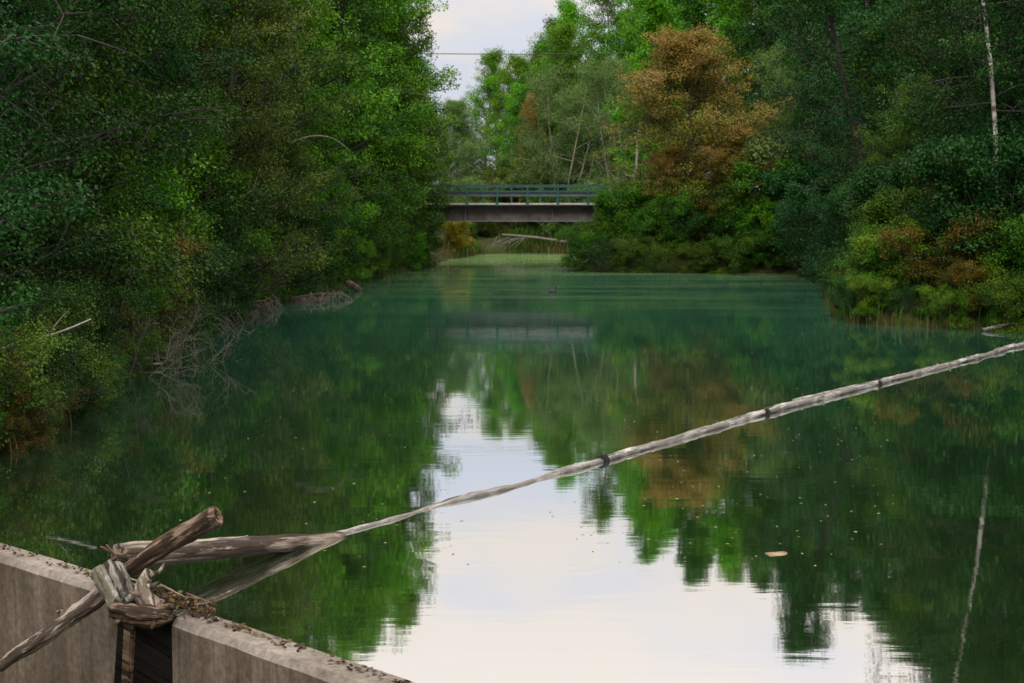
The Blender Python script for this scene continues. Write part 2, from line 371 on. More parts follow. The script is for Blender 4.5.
L.new(ms.outputs[0], N['Material Output'].inputs['Surface'])

# ------------------------------------------------------------------ ground and water
WALL_A = [(-9.2, 16.85), (-3.30, 11.63)]
WALL_B = [(-2.66, 10.87), (2.0, 6.42)]
LEFT = [(-8.4, 16.6), (-7.4, 20.5), (-7.6, 25), (-8.1, 30), (-8.6, 36), (-9.1, 41.7), (-9.3, 50), (-8.6, 57), (-7.7, 63.6), (-6.9, 79), (-5.2, 90), (-5.1, 97), (-4.7, 108), (-2.8, 121)]
FARB = [(0, 123), (4.5, 123), (9, 118)]
RIGHT = [(8, 105), (6, 95), (3.8, 87), (5, 84.5), (10.8, 82.5), (15.4, 81.5), (17.2, 76), (16, 71), (13.6, 60), (12.3, 53), (11.1, 47), (11, 44.2), (13, 42.6), (15, 41.8), (17.5, 38), (19, 30), (20, 15), (20, 7)]
RIVER = LEFT + FARB + RIGHT + [(14, 6.0), (2.0, 6.6), (-2.9, 11.3)]
DOWN = [(-9.2, 17.0), (-3.0, 11.4), (2.0, 6.6), (14, 6.0), (14, -40), (-12, -40)]

def sdist(P, poly):
    P = np.asarray(P, float); d = np.full(len(P), 1e9); ins = np.zeros(len(P), bool)
    for i in range(len(poly)):
        a = np.array(poly[i], float); bq = np.array(poly[(i + 1) % len(poly)], float); ab = bq - a
        t = np.clip(((P - a) @ ab) / (ab @ ab), 0, 1)
        d = np.minimum(d, np.linalg.norm(P - (a + t[:, None] * ab), axis=1))
        c = (a[1] > P[:, 1]) != (bq[1] > P[:, 1])
        with np.errstate(divide='ignore', invalid='ignore'):
            xi = a[0] + (P[:, 1] - a[1]) / (bq[1] - a[1]) * ab[0]
        ins ^= c & (P[:, 0] < xi)
    return np.where(ins, -d, d)

def sstep(a, bq, x):
    t = np.clip((x - a) / (bq - a), 0, 1); return t * t * (3 - 2 * t)

def ground_z(P):
    P = np.asarray(P, float); s = sdist(P, RIVER); X, Y = P[:, 0], P[:, 1]
    nz = 0.22 * np.sin(X * 0.9 + 1.3 * np.sin(Y * 0.31)) + 0.2 * np.sin(Y * 0.77 + X * 0.4) + 0.12 * np.sin(X * 2.3 - Y * 1.7)
    out = 0.5 * sstep(0, 0.9, s) + 0.17 * np.clip(s, 0, 14) + 0.07 * np.clip(s - 14, 0, 40) + nz * sstep(0.5, 4, s)
    z = np.where(s > 0, out, np.maximum(-1.3, s * 0.7))
    ridge = 3.85 * sstep(6.5, 12, np.abs(X)) * np.exp(-((Y - 92.5) / 5.0) ** 2)
    z = np.where(s > 0, np.maximum(z, ridge), z)
    dn = sdist(P, DOWN); k = sstep(1.2, -0.3, dn) if False else 1 - sstep(-0.2, 1.2, dn)
    k = np.where((s < 0), 1 - sstep(-0.5, 0.2, dn), k)
    return z * (1 - k) + (-2.7) * k
def gz(x, y): return float(ground_z([(x, y)])[0])

def axis(lo, hi, step, outer):
    a = list(np.arange(lo, hi, step)); q = step
    l_, r_ = lo, hi
    while l_ > -outer: q *= 1.35; l_ -= q; a.insert(0, l_)
    q = step
    a.append(hi)
    while r_ < outer: q *= 1.35; r_ += q; a.append(r_)
    return np.array(a)
gx = axis(-26, 34, 0.6, 1800); gy = axis(4, 132, 0.6, 1800)
GX, GY = np.meshgrid(gx, gy, indexing='xy')
GP = np.stack([GX.ravel(), GY.ravel()], 1); GZ = ground_z(GP)
nx, ny = len(gx), len(gy)
idx = np.arange(nx * ny).reshape(ny, nx)
q = np.stack([idx[:-1, :-1], idx[:-1, 1:], idx[1:, 1:], idx[1:, :-1]], -1).reshape(-1, 4)
me = bpy.data.meshes.new('ground')
me.vertices.add(nx * ny); me.vertices.foreach_set('co', np.column_stack([GP, GZ]).astype(np.float32).ravel())
me.loops.add(q.size); me.loops.foreach_set('vertex_index', q.astype(np.int32).ravel())
me.polygons.add(len(q)); me.polygons.foreach_set('loop_start', np.arange(0, q.size, 4, dtype=np.int32)); me.polygons.foreach_set('loop_total', np.full(len(q), 4, dtype=np.int32))
me.update(calc_edges=True); me.polygons.foreach_set('use_smooth', [True] * len(q)); me.materials.append(mg)
go = bpy.data.objects.new('ground', me); COL.objects.link(go)
tag(go, 'mossy brown earth banks rising on both sides of the river', 'ground', kind='structure')

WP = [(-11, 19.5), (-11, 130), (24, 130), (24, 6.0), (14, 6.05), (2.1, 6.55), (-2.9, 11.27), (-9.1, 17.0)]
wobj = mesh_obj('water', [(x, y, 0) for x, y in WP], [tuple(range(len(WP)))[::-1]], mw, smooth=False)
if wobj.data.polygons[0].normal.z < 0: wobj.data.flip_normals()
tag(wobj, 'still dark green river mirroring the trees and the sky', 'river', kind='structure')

# ------------------------------------------------------------------ concrete wall sections
def wall(a, bq, label, zt=0.25, zb=-3.2, wdt=0.29, ch=0.055):
    a = Vector(a); bq = Vector(bq); d = bq - a; ln = d.length
    prof = [(0, zb), (0, zt - ch), (ch * 0.8, zt), (wdt, zt), (wdt, zb)]       # (across, z), front face first
    n = 24; V = []; Fc = []
    for i in range(n + 1):
        for k, (c, z) in enumerate(prof):
            jit = 0.006 * mnoise.noise(Vector((i * 1.7, k * 3.1, ln)))
            V.append((ln * i / n, c + (jit if 0 < k < 4 else 0), z + (jit if 0 < k < 4 else 0)))
    m = len(prof)
    for i in range(n):
        for k in range(m):
            k2 = (k + 1) % m
            Fc.append((i * m + k, i * m + k2, (i + 1) * m + k2, (i + 1) * m + k))
    Fc.append(tuple(range(m))[::-1]); Fc.append(tuple(n * m + k for k in range(m)))
    o = mesh_obj('concrete_wall', V, Fc, mc, smooth=False)
    bm = bmesh.new(); bm.from_mesh(o.data); bmesh.ops.recalc_face_normals(bm, faces=bm.faces); bm.to_mesh(o.data); bm.free()
    o.location = (a.x, a.y, 0); o.rotation_euler = (0, 0, math.atan2(d.y, d.x))
    return tag(o, label, 'wall')
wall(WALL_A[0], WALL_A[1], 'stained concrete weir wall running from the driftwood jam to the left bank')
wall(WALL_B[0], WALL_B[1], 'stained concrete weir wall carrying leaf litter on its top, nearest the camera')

# ------------------------------------------------------------------ bridge
BD = 89.5
br = empty('footbridge', (0, BD, 0)); tag(br, 'steel girder bridge with teal railings crossing the far end of the river', 'bridge')
X0, X1 = -15.0, 16.0
bx = Boxes(); bx.box(((X0 + X1) / 2, 2.6, 4.03), (X1 - X0, 5.2, 0.12)); bx.build('deck', M_DECK, br)
bx = Boxes(); bx.box(((X0 + X1) / 2, 2.6, 3.922), (X1 - X0, 4.8, 0.092)); bx.build('slab', M_GIRD, br)
for yy in (0.85, 4.35):
    gi = Boxes()
    gi.box(((X0 + X1) / 2, yy, 3.43), (X1 - X0, 0.05, 0.89))
    gi.box(((X0 + X1) / 2, yy, 3.85), (X1 - X0, 0.40, 0.055))
    g_ = gi.build('girder', M_GIRD, br)
    fl = Boxes(); fl.box(((X0 + X1) / 2, yy, 2.955), (X1 - X0, 0.44, 0.06)); fl.build('flange', M_FLNG, g_)
    for xx in np.arange(X0 + 1.05, X1, 5.5):
        st = Boxes(); st.box((xx, yy - 0.1, 3.40), (0.045, 0.145, 0.82)); st.build('stiffener', M_FLNG, g_)
for k, yy in enumerate((0.06, 5.14)):
    rl_ = Boxes()
    rl_.box(((X0 + X1) / 2, yy, 5.19), (X1 - X0, 0.09, 0.075)); rl_.box(((X0 + X1) / 2, yy, 4.82), (X1 - X0, 0.06, 0.085))
    rail = rl_.build('railing', M_TEAL, br)
    for xx in np.arange(X0 + 0.77 + (0.9 if k else 0), X1, 1.9):
        po = Boxes(); po.box((xx, yy, 4.585), (0.10, 0.10, 1.13)); po.box((xx, yy - (0.12 if k == 0 else -0.12), 4.02), (0.16, 0.12, 0.24))
        po.build('railing_post', M_TEAL, rail)
    gb = Boxes()
    yb = yy + (0.16 if k == 0 else -0.16)
    gb.box(((X0 + X1) / 2, yb, 4.70), (X1 - X0, 0.05, 0.12)); gb.box(((X0 + X1) / 2, yb + 0.02, 4.60), (X1 - X0, 0.05, 0.075))
    gb.build('guard_rail', M_GALV, br)
for xx in (-9.2, 10.2):
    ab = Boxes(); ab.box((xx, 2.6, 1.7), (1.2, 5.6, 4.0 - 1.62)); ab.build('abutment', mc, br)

# overhead cable with its two poles hidden in the woods
ca = Tubes()
pts = [(-40 + 80 * t, 121, pz(57, 121) + 1.2 * ((2 * t - 1) ** 2 - 0.0)) for t in np.linspace(0, 1, 25)]
ca.add(pts, 0.035, 5)
tag(ca.build('overhead_cable', M_CABLE), 'thin dark cable strung across the sky gap above the bridge', 'cable')

# ------------------------------------------------------------------ tree and shrub prototypes
def curve_pts(rng, p, d, ln, n, wob, lift):
    P = [np.array(p, float)]; d = np.array(d, float); d /= np.linalg.norm(d)
    for i in range(n):
        d = d + rng.normal(0, wob, 3) + np.array([0, 0, lift]); d /= np.linalg.norm(d)
        P.append(P[-1] + d * ln / n)
    return np.array(P), d

def leaves(rng, C, cr, K, LL, LW, H, droop=0.3, flat=0.65, BT=None):
    M = len(C)
    cid = np.repeat(np.arange(M), np.maximum(1, (K * 1.25 * (cr / cr.mean()) ** 1.6)).astype(int)); n = len(cid)
    g = rng.normal(0, 1, (n, 3)); g /= np.linalg.norm(g, axis=1)[:, None]
    rad = rng.random(n) ** 0.5
    off = g * rad[:, None] * cr[cid][:, None] * np.array([1, 1, flat])
    c = C[cid] + off
    u = g * 0.7 + rng.normal(0, 0.6, (n, 3)); u[:, 2] -= droop; u /= np.linalg.norm(u, axis=1)[:, None]
    nn = rng.normal(0, 0.6, (n, 3)) + g * 0.5; nn[:, 2] += 1.0
    wv_ = np.cross(u, nn); wv_ /= np.linalg.norm(wv_, axis=1)[:, None] + 1e-9
    l_ = LL * rng.uniform(0.6, 1.3, n)[:, None]; w_ = LW * rng.uniform(0.7, 1.25, n)[:, None]
    up = np.cross(wv_, u)
    q = np.stack([c, c + u * l_ * 0.45 + wv_ * w_ * 0.5 + up * l_ * 0.08, c + u * l_, c + u * l_ * 0.5 - wv_ * w_ * 0.5 + up * l_ * 0.08], 1)
    ct = rng.random(M) if BT is None else 0.45 * rng.random(M) + 0.55 * BT
    tint = np.clip(0.78 * ct[cid] + 0.22 * rng.random(n), 0, 1)
    return q, tint, np.clip(c[:, 2] / H, 0, 1)

PROTO = {}
def make_tree(name, seed, H, R, base=0.2, nprim=34, nsec=5, K=40, LL=0.11, LW=0.075, cr=0.42, trunk_r=0.16, droop=0.3, lean=(0, 0), stems=1,
              prof='round', bare=0.0, lift=0.12, spread=0.0, clump=3, tnoise=0.05):
    rng = np.random.default_rng(seed)
    T = Tubes(); C = []; CR = []; BTn = []; trunk_faces = []
    for s_ in range(stems):
        az0 = 2 * PI * s_ / stems + rng.uniform(0, 1); p0 = np.array([math.cos(az0), math.sin(az0), 0]) * (0.15 * (stems > 1))
        tilt = np.array([math.cos(az0), math.sin(az0), 0]) * spread * rng.uniform(0.5, 1.2) if stems > 1 else np.zeros(3)
        hs = H * (rng.uniform(0.8, 1.0) if stems > 1 else 1)
        tp, _ = curve_pts(rng, p0 + np.array([0, 0, -0.3]), np.array([lean[0], lean[1], 1]) + tilt, hs * 0.97 + 0.3, 10, tnoise, 0.03)
        tp[:, 2] *= (hs * 0.97) / max(tp[-1, 2], 1e-3)
        tr = trunk_r / (stems ** 0.5) * np.linspace(1, 0.12, 11) ** 0.9; tr[0] *= 1.35
        f0 = len(T.f); T.add(tp, tr, 7, cap=False, rough=0.12, seed=seed); trunk_faces += list(range(f0, len(T.f)))
        npb = max(5, int(nprim / stems))
        for i in range(npb):
            t = base + (1 - base) * (i + rng.random()) / npb
            k = t * 10; i0 = min(9, int(k)); pb = tp[i0] * (1 - (k - i0)) + tp[i0 + 1] * (k - i0)
            u = (t - base) / (1 - base)
            if prof == 'round': pr = (math.sin(PI * min(1, 0.16 + 0.84 * u ** 0.75) ** 1.0) ** 0.7) * 0.95 + 0.08
            elif prof == 'cone': pr = 1.0 * (1 - u) ** 0.75 + 0.12
            else: pr = 0.75 * (1 - u ** 2.2) + 0.28          # column
            ln = R * pr * rng.uniform(0.65, 1.2) / (1.0 if stems == 1 else 1.25)
            az = i * 2.4 + rng.normal(0, 0.5)
            el = 0.15 + 0.75 * u + rng.normal(0, 0.15)
            d = np.array([math.cos(az) * math.cos(el), math.sin(az) * math.cos(el), math.sin(el)])
            bp_, dd = curve_pts(rng, pb, d, ln, 5, 0.13, lift * (0.6 if droop < 0.5 else -0.4))
            r0 = max(0.012, tr[i0] * 0.42)
            T.add(bp_, np.linspace(r0, 0.008, 6), 4, cap=False)
            isb = rng.random() < bare; bt = rng.random()
            for j in range(nsec):
                f = 0.3 + 0.7 * (j + rng.random()) / nsec; kk = f * 5; j0 = min(4, int(kk))
                pj = bp_[j0] * (1 - (kk - j0)) + bp_[j0 + 1] * (kk - j0)
                d2 = dd + rng.normal(0, 0.75, 3); l2 = (0.28 + 0.22 * (1 - f)) * ln * rng.uniform(0.7, 1.3) + 0.25
                sp_, _ = curve_pts(rng, pj, d2, l2, 3, 0.2, -0.05 - 0.25 * (droop > 0.5))
                T.add(sp_, np.linspace(0.4 * r0 + 0.004, 0.004, 4), 3, cap=False)
                if not isb and rng.random() > 0.22:
                    for m_ in range(clump):
                        fm = (m_ + rng.random()) / clump * 3; m0 = min(2, int(fm))
                        C.append(sp_[m0] * (1 - (fm - m0)) + sp_[m0 + 1] * (fm - m0) + rng.normal(0, 0.12, 3)); CR.append(cr * rng.uniform(0.5, 1.45)); BTn.append(bt)
    crown = None
    if C:
        C = np.array(C); C[:, 2] = np.maximum(C[:, 2], 0.12); CR = np.array(CR)
        crown = quad_mesh(name + '_crown', *leaves(rng, C, CR, K, LL, LW, H, droop, BT=np.array(BTn)))
    tm = T.mesh(name + '_trunk'); mi = np.ones(len(tm.polygons), np.int32); mi[trunk_faces] = 0; tm.polygons.foreach_set('material_index', mi)
    PROTO[name] = (tm, crown, H)

make_tree('alder_a', 11, 17, 3.6, 0.10, 44, 6, 46, 0.125, 0.085, 0.46, 0.18)
make_tree('alder_b', 12, 15, 4.0, 0.06, 44, 6, 46, 0.125, 0.085, 0.48, 0.17)
make_tree('alder_c', 13, 19, 3.3, 0.14, 46, 6, 44, 0.13, 0.09, 0.46, 0.2, prof='column')
make_tree('near_a', 14, 13, 3.8, 0.05, 46, 7, 62, 0.095, 0.06, 0.42, 0.16)
make_tree('near_b', 15, 11, 3.6, 0.03, 44, 7, 60, 0.085, 0.05, 0.40, 0.14, bare=0.12)
make_tree('aspen', 21, 21, 2.9, 0.18, 50, 6, 38, 0.15, 0.12, 0.44, 0.2, prof='column')
make_tree('aspen_b', 22, 23, 3.4, 0.2, 52, 6, 36, 0.16, 0.12, 0.5, 0.22, prof='round')
make_tree('birch', 23, 18, 3.0, 0.30, 48, 6, 36, 0.10, 0.07, 0.42, 0.095, droop=0.7, prof='column')
make_tree('willow', 31, 12, 4.4, 0.12, 60, 6, 44, 0.17, 0.035, 0.48, 0.2, droop=0.2, stems=5, spread=0.26, prof='round')
make_tree('autumn', 41, 14.5, 4.8, 0.03, 120, 7, 50, 0.105, 0.07, 0.46, 0.22, prof='round', bare=0.10)
make_tree('leaning', 51, 15, 3.4, 0.38, 40, 6, 42, 0.12, 0.08, 0.46, 0.26, lean=(-0.5, 0.0))
make_tree('shrub_a', 61, 3.2, 2.0, 0.02, 40, 5, 40, 0.085, 0.055, 0.30, 0.05, stems=6, spread=0.5)
make_tree('shrub_b', 62, 2.4, 2.2, 0.02, 36, 5, 40, 0.075, 0.05, 0.28, 0.05, stems=7, spread=0.9)
make_tree('shrub_c', 63, 4.6, 2.3, 0.02, 48, 5, 42, 0.10, 0.065, 0.34, 0.06, stems=6, spread=0.4)
make_tree('thin_shrub', 64, 2.6, 1.7, 0.05, 34, 5, 14, 0.07, 0.045, 0.30, 0.04, stems=6, spread=0.7)
make_tree('dead_shrub', 65, 3.0, 2.0, 0.1, 30, 6, 1, 0.05, 0.03, 0.2, 0.05, stems=5, spread=0.8, bare=1.0)
make_tree('snag', 66, 7.5, 1.0, 0.45, 9, 2, 1, 0.05, 0.03, 0.2, 0.17, bare=1.0, tnoise=0.09)

prng = random.Random(5)
def plant(name, kind, x, y, s=1.0, leaf='alder', bark='dark', label=None, cat='tree', group=None, rz=None, z=None, wide=None, tilt=None):
    tm, cm, H = PROTO[kind]
    root = empty(name, (x, y, gz(x, y) - 0.05 if z is None else z), prng.uniform(0, 6.28) if rz is None else rz, s)
    if wide: root.scale = (s * wide, s * wide, s)
    if tilt: root.rotation_euler = (tilt[0], tilt[1], root.rotation_euler[2])
    tag(root, label, cat, group)
    t = bpy.data.objects.new('trunk' if cat == 'tree' else 'stems', tm); COL.objects.link(t); t.parent = root
    if not len(tm.materials): tm.materials.append(BM['dark']); tm.materials.append(BM['dark'])
    t.material_slots[0].link = 'OBJECT'; t.material_slots[0].material = BM[bark]
    t.material_slots[1].link = 'OBJECT'; t.material_slots[1].material = BM['dark' if bark == 'birch' else bark]
    if cm:
        c = bpy.data.objects.new('crown' if cat == 'tree' else 'foliage', cm); COL.objects.link(c); c.parent = root
        if not len(cm.materials): cm.materials.append(LM['alder'])
        c.material_slots[0].link = 'OBJECT'; c.material_slots[0].material = LM[leaf]
    return root

def along(poly, s0, s1, step, off, joff=0.6):     # points beside a shoreline; off > 0 is to the left of its direction
    P = np.array(poly, float); seg = np.linalg.norm(np.diff(P, axis=0), axis=1); cu = np.concatenate([[0], np.cumsum(seg)])
    s = s0; out = []
    while s < min(s1, cu[-1]):
        i = min(len(seg) - 1, int(np.searchsorted(cu, s, 'right') - 1)); f = (s - cu[i]) / seg[i]
        t = (P[i + 1] - P[i]) / seg[i]; nrm = np.array([-t[1], t[0]])
        p = P[i] + t * f * seg[i] + nrm * (off + prng.uniform(-joff, joff)); out.append((p[0], p[1]))
        s += step * prng.uniform(0.75, 1.25)
    return out
pick = prng.choice

def TOP(kind, xp, y, yt):
    x = px(xp, y); return (pz(yt, y) - gz(x, y)) / (PROTO[kind][2] * 0.97)
def RB(kind, xp, y, s, leaf, label, group=None, bark='dark', dx_=0, **k):
    if s < 0 or s > 4: s = TOP(kind, xp, y, s)
    return plant(k.pop('name', 'broadleaf_tree'), kind, px(xp, y) + dx_, y, s, leaf, bark, label, k.pop('cat', 'tree'), group, **k)
# --- left bank
G = 'trees massed on the near left bank'; LB = 'dark leafy tree in the wall of trees along the near left bank'
for (x, y) in along(LEFT, 3, 30, 3.0, 2.6):
    plant('broadleaf_tree', pick(['near_a', 'near_b', 'near_a']), x, y, prng.uniform(0.9, 1.15), pick(['deep', 'alder', 'deep', 'deep', 'teal']), label=LB, group=G)
for off in (5.5, 9, 13):
    for (x, y) in along(LEFT, 4, 36, 3.4, off, 1.0):
        plant('broadleaf_tree', pick(['alder_a', 'alder_b', 'alder_c', 'near_a']), x, y, prng.uniform(0.9, 1.15), pick(['deep', 'alder', 'deep']), label=LB, group=G)
G = 'tall trees along the middle of the left bank'; LB = 'tall green tree on the left bank between the near thicket and the bridge'
for (x, y) in along(LEFT, 32, 74, 3.4, 2.2):
    plant('broadleaf_tree', pick(['alder_a', 'alder_b', 'alder_c', 'near_a']), x, y, prng.uniform(0.95, 1.2), pick(['alder', 'alder', 'bright', 'olive', 'deep']), label=LB, group=G)
for off in (5.5, 9, 13):
    for (x, y) in along(LEFT, 34, 82, 3.6, off, 1.0):
        plant('broadleaf_tree', pick(['alder_a', 'alder_c', 'aspen', 'aspen_b']), x, y, prng.uniform(0.85, 1.05), pick(['alder', 'deep', 'bright', 'alder']), label=LB, group=G)
for (xp, y, kind, yt) in [(372, 84, 'alder_c', -60), (392, 88, 'alder_a', -30), (385, 80, 'aspen_b', -90), (355, 76, 'alder_a', -70), (340, 68, 'alder_c', -80), (398, 91, 'alder_b', 60)]:
    RB(kind, xp, y, yt - 0.5 if yt < 0 else yt, pick(['bright', 'alder', 'bright']), LB, G)
for (x, y) in along(LEFT, 84, 106, 4.0, 4.5, 1.0):
    plant('broadleaf_tree', pick(['alder_a', 'alder_b']), x, y, prng.uniform(0.7, 0.85), pick(['willow', 'alder', 'olive']), label='green tree on the left bank beyond the bridge', group='trees beyond the left end of the bridge')

RB('near_a', 220, 46, -40, 'olive', 'olive brown tree with thin foliage in the middle of the left bank', name='olive_tree')
RB('near_b', 274, 55, 40, 'olive', 'lower olive tree beside the pale arched bare branch', name='olive_tree')
# --- right bank
RB('autumn', 704, 88.5, 24, 'autumn', 'broad round tree turned orange and brown, right of the bridge', name='autumn_tree', z=0.6, rz=0.4, wide=1.28)
RB('autumn', 722, 86.2, 118, 'autumn', 'lower bushy tree half turned rust, in front of the broad orange tree', name='autumn_tree', z=0.4, rz=2.1, wide=1.35)
RB('autumn', 664, 86.6, 140, 'autumn', 'small rusty topped tree at the foot of the orange tree, nearest the bridge', name='autumn_tree', z=0.4, rz=4.0, wide=1.3)
RB('willow', 566, 127, 70, 'willow', 'grey green willow with several slim pale trunks behind the bridge', bark='pale', name='willow_tree')
RB('willow', 622, 121, 62, 'willow', 'second grey green willow, close behind the orange tree', bark='pale', name='willow_tree')
RB('snag', 627, 97, 1.0, 'alder', 'bare pale dead trunk standing between the willow and the orange tree', bark='pale', name='dead_tree', z=2.4)
RB('alder_b', 527, 130, 100, 'autumn', 'slim rust coloured tree rising behind the bridge railing', name='autumn_tree', wide=0.62)
RB('willow', 793, 90, 0.95, 'willow', 'pale green bushy willow beside the orange tree', bark='grey', name='willow_tree')
RB('leaning', 912, 62, 1.0, 'deep', 'dark tree with a thick trunk leaning left over the cove', rz=0.0, name='leaning_tree')
RB('birch', 1001, 45.2, 1.0, 'deep', 'birch with a white spotted trunk at the right edge', bark='birch', name='birch_tree', rz=1.0 + PI)
RB('shrub_c', 962, 47.5, 0.72, 'rust', 'reddish brown leafy bush below the white birch', name='bush', cat='bush', z=2.4)
G = 'trees in the wood behind the cove on the right'; LB = 'green tree in the wood behind the cove, right of the orange tree'
for (xp, y, kind, s, leaf) in [(640, 104, 'aspen', .9, 'bright'), (672, 104, 'aspen_b', .95, 'bright'), (735, 102, 'aspen', .95, 'bright'), (770, 98, 'alder_c', 1.0, 'alder'), (770, 110, 'aspen_b', 1.0, 'alder'),
        (800, 96, 'alder_c', 1.05, 'deep'), (825, 88, 'alder_a', 1.0, 'deep'), (850, 84, 'alder_c', 1.0, 'teal'), (840, 98, 'aspen', .9, 'deep'), (880, 90, 'alder_a', 1.1, 'deep'), (905, 84, 'alder_c', 1.05, 'deep'),
        (930, 92, 'aspen', .9, 'alder'), (965, 86, 'alder_c', 1, 'deep'), (1000, 90, 'alder_a', 1.1, 'deep'), (1030, 84, 'alder_c', 1, 'deep'), (850, 72, 'alder_b', .85, 'teal'), (815, 82.5, 'near_a', .72, 'deep'), (870, 78, 'near_b', .95, 'deep')]:
    RB(kind, xp, y, s, leaf, LB, G)
G = 'trees on the near right bank'; LB = 'dark green tree on the near right bank behind the bushy point'
for (xp, y, kind, s, leaf) in [(905, 68, 'alder_a', .95, 'deep'), (935, 60, 'near_a', 1.1, 'alder'), (950, 70, 'alder_c', 1, 'deep'), (985, 62, 'alder_a', 1, 'teal'), (1015, 56, 'near_a', 1.1, 'deep'), (1040, 50, 'near_a', 1.15, 'deep'),
        (1035, 62, 'alder_a', 1.1, 'deep'), (1075, 56, 'alder_a', 1.1, 'deep'), (915, 55, 'near_b', .7, 'olive'), (1010, 47, 'near_b', .62, 'teal'), (1075, 45, 'near_a', 1, 'deep'), (1110, 48, 'alder_a', 1, 'deep'), (1080, 70, 'alder_c', 1, 'deep'), (960, 54, 'near_b', .62, 'deep')]:
    RB(kind, xp, y, s, leaf, LB, G)
for (x, y) in ((21, 34), (23, 29), (24, 22), (26, 36), (28, 30)):
    plant('broadleaf_tree', 'near_a', x, y, 1.1, 'deep', label=LB, group=G)

# --- far wood
G = 'tall trees of the far wood behind the bridge'; LB = 'tall bright green tree in the far wood rising behind the bridge'
for (xp, y, kind, s, leaf) in [(462, 140, 'autumn', 108, 'willow'), (484, 146, 'alder_b', 84, 'bright'), (499, 150, 'alder_b', 60, 'bright'), (514, 140, 'alder_b', 62, 'bright'), (528, 152, 'alder_b', 50, 'bright'), (542, 142, 'alder_a', 44, 'bright'), (556, 148, 'alder_b', 28, 'alder'), (566, 140, 'alder_b', 36, 'bright'), (580, 145, 'alder_b', 10, 'bright'),
        
        (600, 138, 'alder_c', -22, 'bright'), (618, 148, 'aspen_b', -30, 'bright'), (640, 135, 'alder_a', -30, 'bright'), (660, 142, 'aspen_b', -50, 'bright'), (685, 135, 'alder_b', -40, 'bright'), (700, 125, 'aspen', -70, 'alder'), (720, 132, 'aspen_b', -60, 'bright'), (745, 126, 'aspen', -75, 'bright'), (775, 130, 'aspen_b', -80, 'alder'), (805, 122, 'aspen', -90, 'alder'), (835, 118, 'aspen_b', -95, 'deep'), (870, 115, 'aspen_b', -100, 'deep'), (910, 112, 'aspen', -120, 'deep'), (950, 112, 'aspen_b', -120, 'deep'), (995, 110, 'aspen', -130, 'deep'), (1030, 108, 'aspen_b', -130, 'deep'),
        (520, 136, 'alder_b', 90, 'bright'), (545, 134, 'alder_b', 80, 'alder'), (590, 130, 'alder_b', 60, 'alder'), (445, 145, 'alder_b', 125, 'alder'), (425, 140, 'alder_b', 110, 'bright'), (400, 130, 'alder_a', 60, 'alder'), (455, 160, 'alder_b', 130, 'bright')]:
    RB(kind, xp, y, s, leaf, LB, G, bark='grey')
for (xp, y, kind, s, leaf) in [(480, 131, 'shrub_c', 1.2, 'willow'), (498, 130, 'thin_shrub', 2.0, 'rust'), (512, 133, 'shrub_c', 1.3, 'olive'), (535, 131, 'shrub_c', 1.2, 'willow'), (555, 128, 'shrub_c', 1.1, 'alder'), (580, 127, 'shrub_c', 1.2, 'deep'), (600, 124, 'shrub_c', 1.2, 'willow'), (470, 128, 'shrub_b', 1.3, 'olive'), (525, 136, 'shrub_c', 1.6, 'willow'), (560, 136, 'shrub_c', 1.7, 'willow')]:
    RB(kind, xp, y, s, leaf, 'tangled bush on the far bank seen around and under the bridge', 'bushes on the far bank', name='bush', cat='bush')
RB('shrub_c', 455, 112, 0.72, 'yellow', 'bright yellow bush at the left bank under the bridge', name='bush', cat='bush')

# --- shrubs at the water's edge
G = 'bushes hanging over the left waterline'; LB = 'leafy bush hanging over the water along the left bank'
for (x, y) in along(LEFT, 2.2, 9.5, 0.4, 0.0, 0.12):
    plant('bush', pick(['shrub_b', 'thin_shrub', 'shrub_b']), x, y, prng.uniform(0.2, 0.34), pick(['deep', 'olive', 'rust', 'deep']), label=LB, cat='bush', group=G, z=0.0)
for (x, y) in along(LEFT, 4.4, 15, 0.7, 0.5, 0.4):
    plant('bush', pick(['shrub_b', 'thin_shrub', 'shrub_a']), x, y, prng.uniform(0.3, 0.5), pick(['deep', 'olive', 'rust', 'deep', 'alder']), label=LB, cat='bush', group=G)
for (x, y) in along(LEFT, 6.0, 30, 1.9, 0.35, 0.25):
    plant('bush', pick(['shrub_b', 'thin_shrub', 'thin_shrub', 'shrub_a', 'shrub_b']), x, y, prng.uniform(0.4, 0.65), pick(['deep', 'deep', 'rust', 'olive']), label=LB, cat='bush', group=G, z=0.0)
for (x, y) in along(LEFT, 2.5, 76, 2.0, 0.75, 0.5):
    plant('bush', pick(['shrub_a', 'shrub_b', 'shrub_b', 'thin_shrub', 'shrub_a']), x, y, prng.uniform(0.7, 1.1) * (0.72 if y < 34 else 1), pick(['deep', 'deep', 'olive', 'rust'] if y < 36 else ['deep', 'alder', 'alder', 'olive', 'bright', 'deep']), label=LB, cat='bush', group=G)
for (x, y) in along(LEFT, 2.5, 76, 2.6, 2.6, 0.8):
    plant('bush', pick(['shrub_c', 'shrub_a']), x, y, prng.uniform(0.8, 1.25) * (0.8 if y < 32 else 1), pick(['deep', 'alder', 'deep', 'olive'] if y < 36 else ['deep', 'alder', 'alder', 'olive', 'bright', 'lime']), label=LB, cat='bush', group=G)
G = 'bushes under the orange tree'; LB = 'dense green bush spilling to the water below the orange tree'
